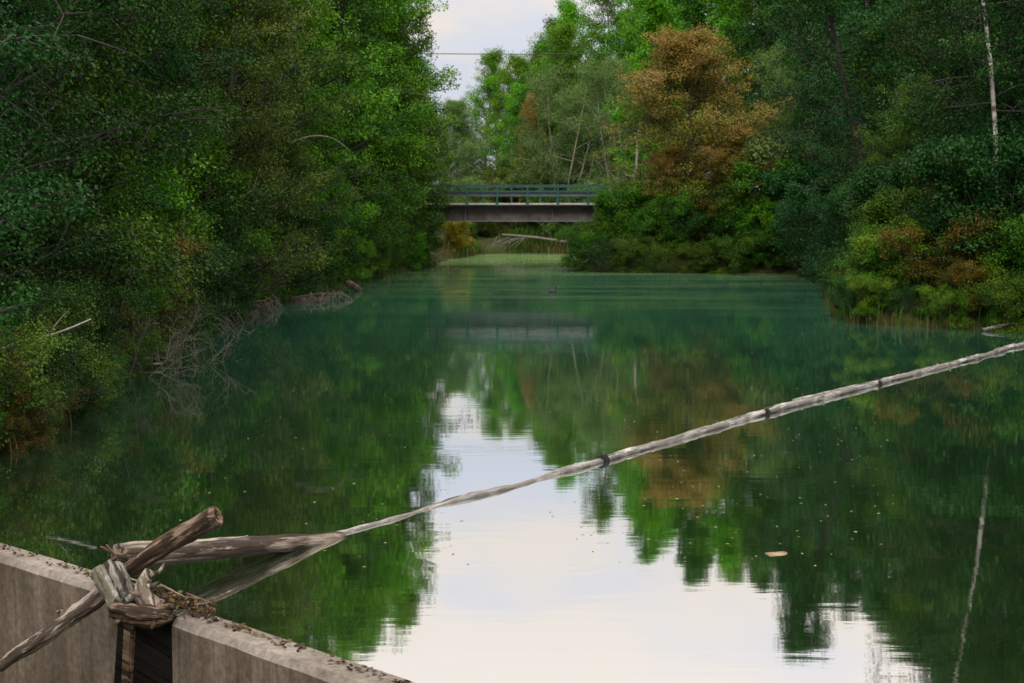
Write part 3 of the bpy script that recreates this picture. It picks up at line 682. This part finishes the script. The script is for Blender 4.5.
for (xp, y, k, s, leaf) in [(604, 86.5, 'shrub_b', 0.9, 'alder'), (612, 88, 'shrub_a', .95, 'olive'), (628, 86, 'shrub_c', 0.95, 'alder'), (645, 85, 'shrub_b', 1.1, 'alder'), (652, 87, 'shrub_c', 1.0, 'olive'), (668, 85, 'shrub_a', 1.1, 'alder'), (675, 85.5, 'shrub_c', 0.8, 'olive'), (690, 84.5, 'shrub_b', 1.2, 'deep'), (705, 85, 'shrub_c', 0.8, 'rust'), (715, 84.5, 'shrub_a', 1.0, 'alder'), (735, 85, 'shrub_c', .85, 'olive'), (750, 84, 'shrub_b', 1.1, 'deep')]:
    RB(k, xp, y, s, leaf, LB, G, name='bush', cat='bush')
for (x, y) in along(RIGHT[2:6], 1.8, 12, 1.5, -0.35, 0.25):
    plant('bush', pick(['shrub_a', 'shrub_b', 'thin_shrub']), x, y, prng.uniform(0.6, 0.95), pick(['alder', 'deep', 'alder', 'olive']), label=LB, cat='bush', group=G)
G = 'bushes around the cove'; LB = 'bush on the bank around the shaded cove on the right'
for (xp, y, k, s, leaf) in [(758, 82.3, 'shrub_b', .7, 'alder'), (768, 82.2, 'shrub_a', .6, 'deep'), (777, 82.2, 'shrub_b', .75, 'alder'), (787, 82, 'shrub_a', .6, 'rust'), (797, 81.6, 'shrub_b', .8, 'deep'), (762, 83.5, 'shrub_a', 1.0, 'bright'), (778, 84, 'shrub_c', 1.3, 'alder'), (795, 83, 'shrub_b', 1.2, 'deep'), (805, 82, 'shrub_c', 1.25, 'teal'), (820, 79, 'shrub_a', 1.2, 'teal'), (828, 76, 'shrub_b', 1.2, 'deep'), (838, 74, 'shrub_c', 1.2, 'teal'), (850, 70, 'shrub_a', 1.2, 'teal'), (868, 66, 'shrub_c', 1.1, 'deep'), (790, 86, 'shrub_c', 1.7, 'willow')]:
    RB(k, xp, y, s, leaf, LB, G, name='bush', cat='bush')
RB('shrub_a', 880, 46.0, 0.72, 'lime', 'yellow green bush at the tip of the right hand point', name='bush', cat='bush')
G = 'bushes on the right hand point'; LB = 'green bush crowding the point on the near right bank'
for (xp, y, k, s, leaf) in [(892, 50, 'shrub_a', .8, 'alder'), (892, 47, 'shrub_c', .58, 'alder'), (896, 46, 'shrub_b', .7, 'alder'), (900, 48, 'shrub_c', .75, 'alder'), (915, 45.5, 'shrub_b', .8, 'lime'), (925, 47.5, 'shrub_c', .8, 'alder'), (940, 44.6, 'shrub_b', .85, 'rust'), (955, 45.5, 'shrub_a', .9, 'deep'), (975, 44, 'shrub_a', .8, 'deep'), (990, 44, 'thin_shrub', .9, 'rust'), (996, 44.3, 'shrub_c', 1.15, 'teal'), (1018, 43, 'shrub_a', .8, 'alder'), (865, 56, 'shrub_c', .9, 'deep'), (885, 54, 'shrub_c', .9, 'teal'), (910, 52, 'shrub_c', 1, 'deep'), (1030, 41.5, 'shrub_b', .7, 'lime'), (940, 50, 'shrub_c', 1, 'deep'), (1005, 49, 'shrub_c', 1, 'deep')]:
    RB(k, xp, y, s, leaf, LB, G, name='bush', cat='bush')

for (x, y) in along(RIGHT[8:16], 0.2, 34, 0.85, 0.35, 0.3):
    plant('bush', pick(['shrub_a', 'shrub_b', 'thin_shrub', 'shrub_b']), x, y, prng.uniform(0.3, 0.5), pick(['alder', 'rust', 'alder', 'deep', 'lime', 'alder', 'deep']), label='low weedy bush at the waterline of the right hand point', cat='bush', group='weeds at the waterline of the right hand point')
# --- dead brush on the left shore
for (xp, yp, s, rz, lab) in [(178, 362, 0.55, 0.4, 'bare grey brush trailing in the water below the left bank'), (120, 378, 0.6, 2.0, 'second bare grey brush lying low at the near left shore')]:
    d = wd(yp)
    RB('dead_shrub', xp, d, s, 'alder', lab, bark='grey', name='dead_brush', cat='brush', z=-0.25, rz=rz, tilt=(0.5, 0.3))

def stick(name, pts, r0, r1, mat, label, cat='branch', n=7, rough=0.2, seed=1, group=None, sub=4, twigs=()):
    P = [np.array(p, float) for p in pts]; Q = []
    for i in range(len(P) - 1):
        for k in range(sub):
            Q.append(P[i] * (1 - k / sub) + P[i + 1] * (k / sub))
    Q.append(P[-1]); Q = np.array(Q)
    org = Q[0].copy(); t = Q[-1] - Q[0]; q = Vector(t).to_track_quat('X', 'Z')
    M = np.array(q.to_matrix())
    loc = (Q - org) @ M
    if len(loc) > 4:
        for k in range(3): loc[1:-1] = (loc[:-2] + 2 * loc[1:-1] + loc[2:]) / 4
    T = Tubes(); rr = np.linspace(r0, r1, len(loc)); T.add(loc, rr, n, True, rough, seed)
    for (f, dv, l_) in twigs:
        i = int(f * (len(loc) - 1)); dv = np.array(Vector(dv).normalized()) @ M
        T.add([loc[i], loc[i] + dv * l_ * 0.5 + 0.03, loc[i] + dv * l_], [rr[i] * 0.6, rr[i] * 0.4, rr[i] * 0.15], 5)
    o = T.build(name, mat); o.location = org; o.rotation_mode = 'QUATERNION'; o.rotation_quaternion = q
    return tag(o, label, cat, group)
def P3(x, y, d): return (px(x, d), d, pz(y, d))

stick('dead_branch', [P3(-8, 352, 21.2), P3(20, 341, 21.4), P3(55, 334, 21.6), P3(90, 319, 21.8)], 0.030, 0.012, W_PALE, 'bleached bare branch arching out of the near left thicket', twigs=[(0.6, (0.5, 0, 0.6), 0.5)])
stick('dead_branch', [P3(2, 378, 21), P3(26, 364, 21.2), P3(40, 352, 21.4)], 0.025, 0.01, W_GREY, 'short grey bare branch below the bleached arching branch')
stick('fallen_log', [P3(95, 367, wd(369)), P3(160, 364, wd(368))], 0.05, 0.03, W_GREY, 'thin grey log lying at the water beside the bare brush', 'log')
stick('dead_branch', [P3(290, 145, 48), P3(312, 136, 48), P3(335, 138, 48.2), P3(352, 152, 48.4)], 0.028, 0.010, BM['grey'], 'pale arched bare branch among the left trees')
stick('dead_branch', [P3(232, 210, 44), P3(245, 196, 44), P3(256, 190, 44), P3(258, 178, 44)], 0.04, 0.012, BM['grey'], 'forked bare branch low in the left trees', twigs=[(0.7, (0.5, 0, -0.2), 0.6)])
stick('fallen_log', [P3(348, 283, wd(292)), P3(360, 290, wd(291))], 0.16, 0.12, W_GREY, 'short grey log slanting into the water on the left bank', 'log')
stick('fallen_log', [P3(985, 330, 41.2), P3(1008, 325, 41.6), P3(1020, 322, 42)], 0.07, 0.04, W_PALE, 'pale stick lying out of the right bank above the boom', 'log')
stick('fallen_tree', [P3(502, 234.5, 122), P3(535, 237, 121.5), P3(573, 243, 121)], 0.09, 0.13, BM['grey'], 'long pale fallen trunk sloping down the far bank under the bridge', 'log')
for k in range(9):
    x0 = prng.uniform(490, 520); stick('dead_branch', [P3(x0 + prng.uniform(0, 25), 236 + prng.uniform(0, 3), 121.5), P3(x0, 243, 121), P3(x0 - 6, 249 + prng.uniform(-2, 2), 120.8)], 0.035, 0.015, BM['grey'], 'thin bleached branch drooping from the fallen trunk under the bridge', group='branches of the fallen trunk', n=4, rough=0)

# exposed roots and undercut soil on the left bank
soil = flat_mat('bare_bank_soil', (0.06, 0.048, 0.038), 0.95, 0, 3.0, 0.75)
def cut_bank(xp, yp, ln, hgt, rz, seed, lab):
    d = wd(yp); V = []; Fc = []; n, m = 26, 12
    for i in range(n + 1):
        u = i / n; env = math.sin(PI * u) ** 0.5
        for k in range(m + 1):
            v = k / m
            z = -0.25 + hgt * env * v; dep = 0.28 * math.sin(PI * v * 1.2) * env - 0.9 * (1 - env)
            nz = mnoise.fractal(Vector((u * ln * 1.6, v * 2.2, seed)), 0.8, 2.1, 5)
            V.append(((u - .5) * ln, -dep + 0.28 * nz + (0.5 if k == m else 0), z + 0.12 * nz))
    for i in range(n):
        for k in range(m):
            a = i * (m + 1) + k; Fc.append((a, a + m + 1, a + m + 2, a + 1))
    o = mesh_obj('earth_bank', V, Fc, soil); o.location = (px(xp, d), d, 0); o.rotation_euler = (0, 0, rz); tag(o, lab, 'earth bank')
    rg_ = random.Random(seed); T = Tubes(); T.add([(-.46 * ln, 0.1, hgt * .45), (0, 0.0, hgt * .6), (.46 * ln, 0.1, hgt * .45)], 0.02, 4)
    for q in range(22):
        x = rg_.uniform(-.45, .45) * ln; zt = hgt * rg_.uniform(.4, .8); P = [(x, -0.25, zt)]
        for e_ in range(4): P.append((P[-1][0] + rg_.uniform(-.2, .2), P[-1][1] - rg_.uniform(0.0, .16), P[-1][2] - zt / 3.4))
        T.add(P, [0.022, 0.02, 0.016, 0.012, 0.006], 4)
    T.build('roots', BM['grey'], o)
cut_bank(250, 314, 6.0, 0.7, 1.5, 3, 'eroded earth bank with hanging roots under the left bushes')
cut_bank(318, 301, 3.5, 0.5, 1.1, 8, 'smaller bare earth bank at the left waterline nearest the slanting log')
cut_bank(212, 328, 3.0, 0.7, 1.4, 12, 'pale earth bank beside the bare brush on the left waterline')

# ------------------------------------------------------------------ reeds and dry grass along both shores (uncountable)
def grass(name, spots, label, mat, per=26, hh=(0.35, 0.8), w0=0.018, rad=0.4, seed=3):
    rng = np.random.default_rng(seed); S = np.repeat(np.array(spots), per, axis=0); n = len(S)
    B = S + rng.normal(0, rad, (n, 2)); z = ground_z(B); keep = (z > -0.35); B, z = B[keep], np.maximum(z[keep], -0.02); n = len(B)
    az = rng.uniform(0, 2 * PI, n); ln = rng.uniform(*hh, n); bend = rng.uniform(0.1, 0.7, n)
    d = np.stack([np.cos(az), np.sin(az), 0 * az], 1); s_ = np.stack([-np.sin(az), np.cos(az), 0 * az], 1) * w0
    b0 = np.column_stack([B, z]); mid = b0 + d * (ln * bend * 0.35)[:, None]; mid[:, 2] += ln * 0.62
    tip = b0 + d * (ln * bend)[:, None]; tip[:, 2] += ln * (1 - 0.45 * bend)
    q1 = np.stack([b0 - s_, b0 + s_, mid + s_ * 0.7, mid - s_ * 0.7], 1); q2 = np.stack([mid - s_ * 0.7, mid + s_ * 0.7, tip + s_ * 0.1, tip - s_ * 0.1], 1)
    t = rng.random(n)
    me = quad_mesh(name, np.concatenate([q1, q2]), np.concatenate([t, t]), np.zeros(2 * n)); me.materials.append(mat)
    o = bpy.data.objects.new(name, me); COL.objects.link(o); return tag(o, label, 'grass', kind='stuff')
M_DRY = leaf_mat('dry_grass', (0.09, 0.065, 0.025), (0.19, 0.13, 0.06), (0.30, 0.22, 0.12), trans=0.2, rough=0.7)
M_RED = leaf_mat('reddish_grass', (0.035, 0.03, 0.010), (0.085, 0.055, 0.022), (0.17, 0.11, 0.05), trans=0.2, rough=0.7)
M_GRS = leaf_mat('green_grass', (0.02, 0.07, 0.01), (0.04, 0.12, 0.012), (0.09, 0.18, 0.02), trans=0.3, rough=0.6)
grass('dry_grass', along(LEFT, 2.6, 6.0, 0.10, 0.9, 0.5), 'tufts of dry tan grass at the near left waterline', M_DRY, 60, (0.2, 0.45), 0.010, 0.4, 4)
grass('bank_grass', along(LEFT, 14, 80, 0.5, 0.6, 0.5), 'green grass fringing the left waterline', M_GRS, 20, (0.3, 0.8), 0.014, 0.4, 5)
grass('bank_reeds', along(RIGHT[8:15], 0, 30, 0.22, -0.35, 0.4), 'reddish dry grass skirting the right hand point', M_RED, 14, (0.2, 0.5), 0.012, 0.35, 6)
grass('shore_grass', along(RIGHT[8:16], 0, 34, 0.4, -0.9, 0.6), 'green grass growing on the right hand point', M_GRS, 30, (0.4, 1.0), 0.014, 0.4, 7)
grass('far_grass', along(FARB, 0, 9, 0.06, 3.2, 2.9) + along(LEFT, 94, 110, 0.4, 0.6, 0.6), 'bright grass and reeds on the far bank under the bridge', M_GRS, 26, (0.5, 1.3), 0.035, 0.5, 8)
grass('far_reeds', along(FARB, 0, 7, 0.3, 0.5, 0.4) + along([(-4.6, 108), (-2.8, 120)], 0, 12, 0.4, 0.6, 0.5), 'rust coloured reeds at the far waterline', M_DRY, 12, (0.4, 0.9), 0.025, 0.5, 9)

# ------------------------------------------------------------------ log boom
def W(x, y): d = wd(y); return np.array([px(x, d), d, 0.0])
def boom(a, bq, r0, r1, z0, z1, mat, label, seed, name='boom_log', hollow=False, bend=0.04):
    a = np.array(a, float); bq = np.array(bq, float); a[2] += z0; bq[2] += z1
    ln = np.linalg.norm(bq - a); n = max(14, int(ln * 6)); q = Vector(bq - a).to_track_quat('X', 'Z')
    P = np.zeros((n + 1, 3)); P[:, 0] = np.linspace(0, ln, n + 1)
    for i in range(n + 1):
        P[i, 1] = bend * mnoise.noise(Vector((i * 0.12, seed, 0))) * min(1, i / 4, (n - i) / 4); P[i, 2] = 0.25 * bend * mnoise.noise(Vector((i * 0.15, seed, 5)))
    T = Tubes(); T.add(P, np.linspace(r0, r1, n + 1) * np.array([1 + 0.10 * mnoise.noise(Vector((i * 0.45, seed * 2.0, 9))) for i in range(n + 1)]), 28, True, 0.24, seed, hollow)
    rs_ = random.Random(seed)
    for k in range(3 if 0.05 < r0 < 0.12 and name == 'boom_log' else 0):      # broken branch stubs, sunk into the log
        i = rs_.randint(3, n - 3); an = rs_.uniform(0.3, 2.6); l_ = r0 * rs_.uniform(1.25, 1.9); dv = np.array([0.25 * l_, math.cos(an) * l_, math.sin(an) * l_])
        T.add([P[i], P[i] + dv * 0.6, P[i] + dv], [r0 * 0.34, r0 * 0.26, r0 * 0.15], 7, True, 0.3, k)
    o = T.build(name, mat); o.location = a; o.rotation_mode = 'QUATERNION'; o.rotation_quaternion = q
    return tag(o, label, 'log')
A0 = np.array([px(113, 12.45), 12.45, 0]); A1 = W(338, 540)
boom(A0, A1, 0.125, 0.07, pz(562, 12.45), -0.03, W_GREY, 'thick weathered log end resting on the concrete wall and dipping into the water', 1, hollow=False)
boom(W(312, 544.5), W(603, 463.5), 0.040, 0.052, -0.014, 0.006, W_WET, 'long thin half sunken wet log between the thick log end and the first dark joint', 2, bend=0.12)
boom(W(603, 463.5), W(766, 415), 0.057, 0.066, 0.012, 0.016, W_PALE, 'bleached floating log in the middle of the boom', 3)
boom(W(766, 415), W(879, 385), 0.074, 0.074, 0.02, 0.02, W_PALE, 'grey floating log with a pale splintered strip lying along it', 4)
boom(W(879, 385), W(968, 361.5), 0.074, 0.066, 0.02, 0.016, W_PALE, 'grey floating log, second from the right bank', 5)
boom(W(968, 361.5), W(1032, 343.5), 0.064, 0.074, 0.02, 0.025, W_PALE, 'floating log reaching the right bank', 6, bend=0.2)
boom(W(797, 406.5) + np.array([0, 0.12, 0]), W(862, 390) + np.array([0, 0.10, 0]), 0.035, 0.02, 0.075, 0.075, W_PALE, 'pale splintered strip of wood lying along a boom log', 7, 'wood_splinter')
for (x, y, r, lab) in ((604, 463.2, 0.098, 'black strap joint beside the half sunken log'), (766.5, 414.9, 0.115, 'black strap joint in the middle of the boom'), (879, 385, 0.12, 'black strap joint nearest the right bank')):
    c = W(x, y); dv = W(x + 9, y - 2.6) - c; dv /= np.linalg.norm(dv)
    T = Tubes(); T.add([c - dv * 0.08, c - dv * 0.05, c, c + dv * 0.05, c + dv * 0.09] + np.array([0, 0, 0.016]), np.array([0.5, 0.76, 0.72, 0.78, 0.55]) * r, 18, True, 0.25, r * 50)
    tag(T.build('joint_strap', M_RUBBER), lab, 'strap')

# ------------------------------------------------------------------ driftwood jam on the wall
def at(x, y, d): return np.array([px(x, d), d, pz(y, d)])
stick('driftwood_log', [at(120, 577, 11.55), at(160, 548, 11.5), at(210, 521, 11.42)], 0.072, 0.085, W_BROWN, 'hollow ended driftwood log pointing up out of the jam', 'log', n=28, rough=0.26, seed=21, sub=14)
stick('driftwood_pole', [at(-14, 676, 11.0), at(40, 640, 11.1), at(98, 598, 11.3)], 0.055, 0.07, W_GREY, 'knobbly grey pole leaning against the front of the concrete wall', 'branch', n=24, rough=0.32, seed=22, sub=14, twigs=[(0.62, (-0.2, -0.3, 0.8), 0.12)])
# collar around the hollow end
d_ = (at(210, 521, 11.42) - at(160, 548, 11.5)); d_ /= np.linalg.norm(d_)
he = at(210, 521, 11.42); T = Tubes(); T.add([he - d_ * 0.03, he, he + d_ * 0.035], [0.09, 0.094, 0.082], 16, True, 0.18, 3, hollow=True)
o = T.build('hollow_end', W_BROWN); lg = [q for q in bpy.data.objects if q.name == 'driftwood_log'][0]
bpy.context.view_layer.update(); o.parent = lg; o.matrix_parent_inverse = lg.matrix_world.inverted()
def slabs(name, a, bq, offs, mat, label, cat, seed):      # a chunk of wood split lengthwise into slabs
    a = np.array(a); bq = np.array(bq); ln = np.linalg.norm(bq - a); q = Vector(bq - a).to_track_quat('X', 'Z'); T = Tubes(); rs_ = random.Random(seed)
    for k, (oy, oz, r) in enumerate(offs):
        x0, x1 = rs_.uniform(-.03, .03), ln + rs_.uniform(-.05, .03); m = 22
        P = [(x0 + (x1 - x0) * i / m, oy + 0.018 * mnoise.noise(Vector((i * .2, seed, k))), oz + 0.02 * math.sin(PI * i / m)) for i in range(m + 1)]
        rr = [r * (0.80 if i in (0, m) else 1.0 + 0.16 * mnoise.noise(Vector((i * .35, k * 5, seed)))) for i in range(m + 1)]
        T.add(P, rr, 24, True, 0.42, seed + k * 3.3)
    o = T.build(name, mat); o.location = a; o.rotation_mode = 'QUATERNION'; o.rotation_quaternion = q
    return tag(o, label, cat)
slabs('stump_block', at(99, 572, 11.32), at(116, 611, 11.0), [(-0.075, 0, 0.062), (0.0, 0.035, 0.055), (0.07, 0.0, 0.06), (0.0, -0.04, 0.07)], W_MOSS, 'lichen grey stump block wedged upright in the driftwood jam', 'stump', 23)
stick('root_piece', [at(143, 578, 11.2), at(134, 590, 11.1), at(137, 606, 11.0), at(150, 616, 10.95)], 0.042, 0.07, W_ROOT, 'bleached knobbly root standing beside the stump block', 'root', n=28, rough=0.5, seed=24, sub=8, twigs=[(0.2, (0.75, 0, 0.6), 0.2), (0.45, (0.8, -0.2, 0.35), 0.16), (0.6, (-0.8, -0.3, 0.3), 0.12)])
stick('root_lump', [at(106, 616, 10.85), at(125, 622, 10.8), at(148, 624, 10.8), at(164, 619, 10.85)], 0.085, 0.075, W_BROWN, 'fat brown root lump lying across the gap in the wall', 'root', n=30, rough=0.5, seed=25, sub=10, twigs=[(0.25, (-0.4, -0.7, -0.3), 0.15), (0.6, (0.2, -0.8, -0.4), 0.14), (0.8, (0.6, -0.5, 0.5), 0.16)])
rngd = random.Random(9)
for k in range(16):
    x = rngd.uniform(128, 198); y = 592 + (x - 128) * 0.32 + rngd.uniform(-8, 8); d = 11.3 + rngd.uniform(-0.1, 0.12) - (x - 128) * 0.002
    an = rngd.uniform(-0.6, 0.5); l_ = rngd.uniform(14, 34)
    stick('twig', [at(x - l_ * .5, y + l_ * .5 * an, d), at(x + l_ * .5, y - l_ * .5 * an, d - 0.05)], rngd.uniform(0.008, 0.018), 0.006, rngd.choice([W_BROWN, W_GREY]), 'thin broken twig caught in the driftwood jam on the wall', 'twig', n=5, seed=k, group='twigs in the driftwood jam')
for (x0, y0, x1, y1) in ((93, 551, 116, 561), (99, 549, 108, 560), (104, 566, 122, 556)):
    stick('twig', [at(x0, y0, 12.3), at(x1, y1, 12.3)], 0.012, 0.02, W_BROWN, 'dark twig sticking out behind the thick log end', 'twig', n=5, group='twigs behind the thick log end')
# black panel added as the shade in the notch, and a split board beside it
def plank(name, c, s, rot, mat, label, cat):
    bx = Boxes(); bx.box((0, 0, 0), s); o = bx.build(name, mat); o.location = c; o.rotation_euler = rot
    bm = bmesh.new(); bm.from_mesh(o.data); bmesh.ops.bevel(bm, geom=bm.edges[:], offset=0.012, segments=2, affect='EDGES'); bm.to_mesh(o.data); bm.free()
    return tag(o, label, cat)
plank('gap_shade_panel', tuple(at(141, 705, 11.2)), (0.95, 0.09, 1.5), (0.0, 0.16, -0.74), W_SHADE, 'black panel standing in for the shade in the gap of the wall', 'board')
plank('split_board', tuple(at(118, 690, 11.32)), (0.12, 0.06, 1.3), (0.0, 0.12, -0.74), W_BROWN, 'split brown board upright beside the black shade panel', 'board')

# leaf litter on the walls and in the jam (uncountable), floating flecks
def litter(name, pts, label, mat, sz=(0.03, 0.07), lift=0.012, seed=2, flat=0.35):
    rng = np.random.default_rng(seed); P = np.array(pts); n = len(P)
    az = rng.uniform(0, 2 * PI, n); u = np.stack([np.cos(az), np.sin(az), rng.normal(0, flat, n)], 1); u /= np.linalg.norm(u, axis=1)[:, None]
    v = np.stack([-np.sin(az), np.cos(az), rng.normal(0, flat, n)], 1); l_ = rng.uniform(*sz, n)[:, None]
    P = P + np.array([0, 0, lift])
    q = np.stack([P - u * l_ * .5, P + v * l_ * .3, P + u * l_ * .5, P - v * l_ * .3], 1)
    me = quad_mesh(name, q, rng.random(n) ** 1.7, np.zeros(n)); me.materials.append(mat)
    o = bpy.data.objects.new(name, me); COL.objects.link(o); return tag(o, label, 'leaves', kind='stuff')
M_LIT = leaf_mat('fallen_leaves', (0.022, 0.015, 0.009), (0.085, 0.055, 0.028), (0.22, 0.165, 0.04), trans=0.1, rough=0.7)
M_FLK = leaf_mat('floating_specks', (0.16, 0.15, 0.08), (0.28, 0.25, 0.14), (0.45, 0.42, 0.30), trans=0.0, rough=0.6)
rg = np.random.default_rng(17)
def on_wall(a, bq, t, c):
    a = np.array(a); bq = np.array(bq); d = (bq - a) / np.linalg.norm(bq - a); nrm = np.array([-d[1], d[0]]); p = a + (bq - a) * t + nrm * c
    return (p[0], p[1], 0.25)
pts = [on_wall(*WALL_B, rg.random() ** 1.6 * 0.8, 0.14 + 0.14 * rg.random()) for _ in range(230)] + [on_wall(*WALL_A, 1 - rg.random() ** 1.5 * 0.5, 0.12 + 0.15 * rg.random()) for _ in range(140)]
litter('leaf_litter', pts, 'brown and yellow fallen leaves strewn along the wall tops', M_LIT)
pts = []
for k in range(400):
    x = rg.uniform(140, 208); d = 11.3 + rg.normal(0, 0.12) - (x - 140) * 0.0035; zc = 0.25 + 0.16 * math.exp(-((x - 150) / 24) ** 2) * rg.random() + 0.02
    pts.append((px(x, d), d, zc))
litter('debris_leaves', pts, 'heap of damp brown and yellow leaves packed into the driftwood jam', M_LIT, (0.02, 0.065), 0.0, 4, 0.7)
fl = []
for k in range(520):
    y = 325 + 250 * rg.random() ** 1.9; x = rg.uniform(150, 480) if rg.random() < 0.3 else rg.uniform(540, 900); p = W(x, y)
    if sdist([p[:2]], RIVER)[0] < -0.6: fl.append((p[0], p[1], 0.0))
litter('floating_flecks', fl, 'small pale leaf flecks floating on the green water', M_FLK, (0.02, 0.055), 0.005, 6, 0.02)
p = W(781, 558.5); T = []
th = np.linspace(0, 2 * PI, 17)[:-1]
V = [(0.11 * math.cos(a) * (1 + 0.15 * math.sin(3 * a)), 0.075 * math.sin(a), 0.003 + 0.012 * max(0, math.sin(2 * a)) ** 2) for a in th] + [(0, 0, 0.006)] + [(0.10 * math.cos(a), 0.07 * math.sin(a), -0.01) for a in th]
Fc = [(i, (i + 1) % 16, 16) for i in range(16)] + [(17 + i, 17 + (i + 1) % 16, (i + 1) % 16, i) for i in range(16)]
o = mesh_obj('floating_bark', V, Fc, flat_mat('tan_bark', (0.34, 0.24, 0.15), 0.8)); o.location = tuple(p); tag(o, 'single tan piece of bark floating on the bright reflection', 'bark')

# ------------------------------------------------------------------ water bird
c = W(553, 292.5)
bme = bpy.data.meshes.new('water_bird')
sk = [((-0.20, 0, 0.09), .02), ((-0.13, 0, 0.06), .06), ((-0.03, 0, 0.045), .095), ((0.07, 0, 0.055), .085), ((0.12, 0, 0.12), .045), ((0.135, 0, 0.20), .032), ((0.15, 0, 0.255), .042), ((0.185, 0, 0.258), .026)]
bme.from_pydata([p_ for p_, _ in sk], [(i, i + 1) for i in range(len(sk) - 1)], [])
bo = bpy.data.objects.new('water_bird', bme); COL.objects.link(bo); bme.materials.append(M_BIRD)
md = bo.modifiers.new('skin', 'SKIN'); bo.modifiers.new('sub', 'SUBSURF').levels = 2; bo.modifiers['sub'].render_levels = 2
for v_, (_, r) in zip(bme.skin_vertices[0].data, sk): v_.radius = (r, r); v_.use_root = False
bme.skin_vertices[0].data[2].use_root = True
bo.location = tuple(c); tag(bo, 'small dark water bird swimming in front of the bridge', 'bird')
T = Tubes(); T.add([(0.20, 0, 0.255), (0.225, 0, 0.25), (0.25, 0, 0.243)], [0.016, 0.011, 0.003], 8); T.build('bill', M_BILL, bo)
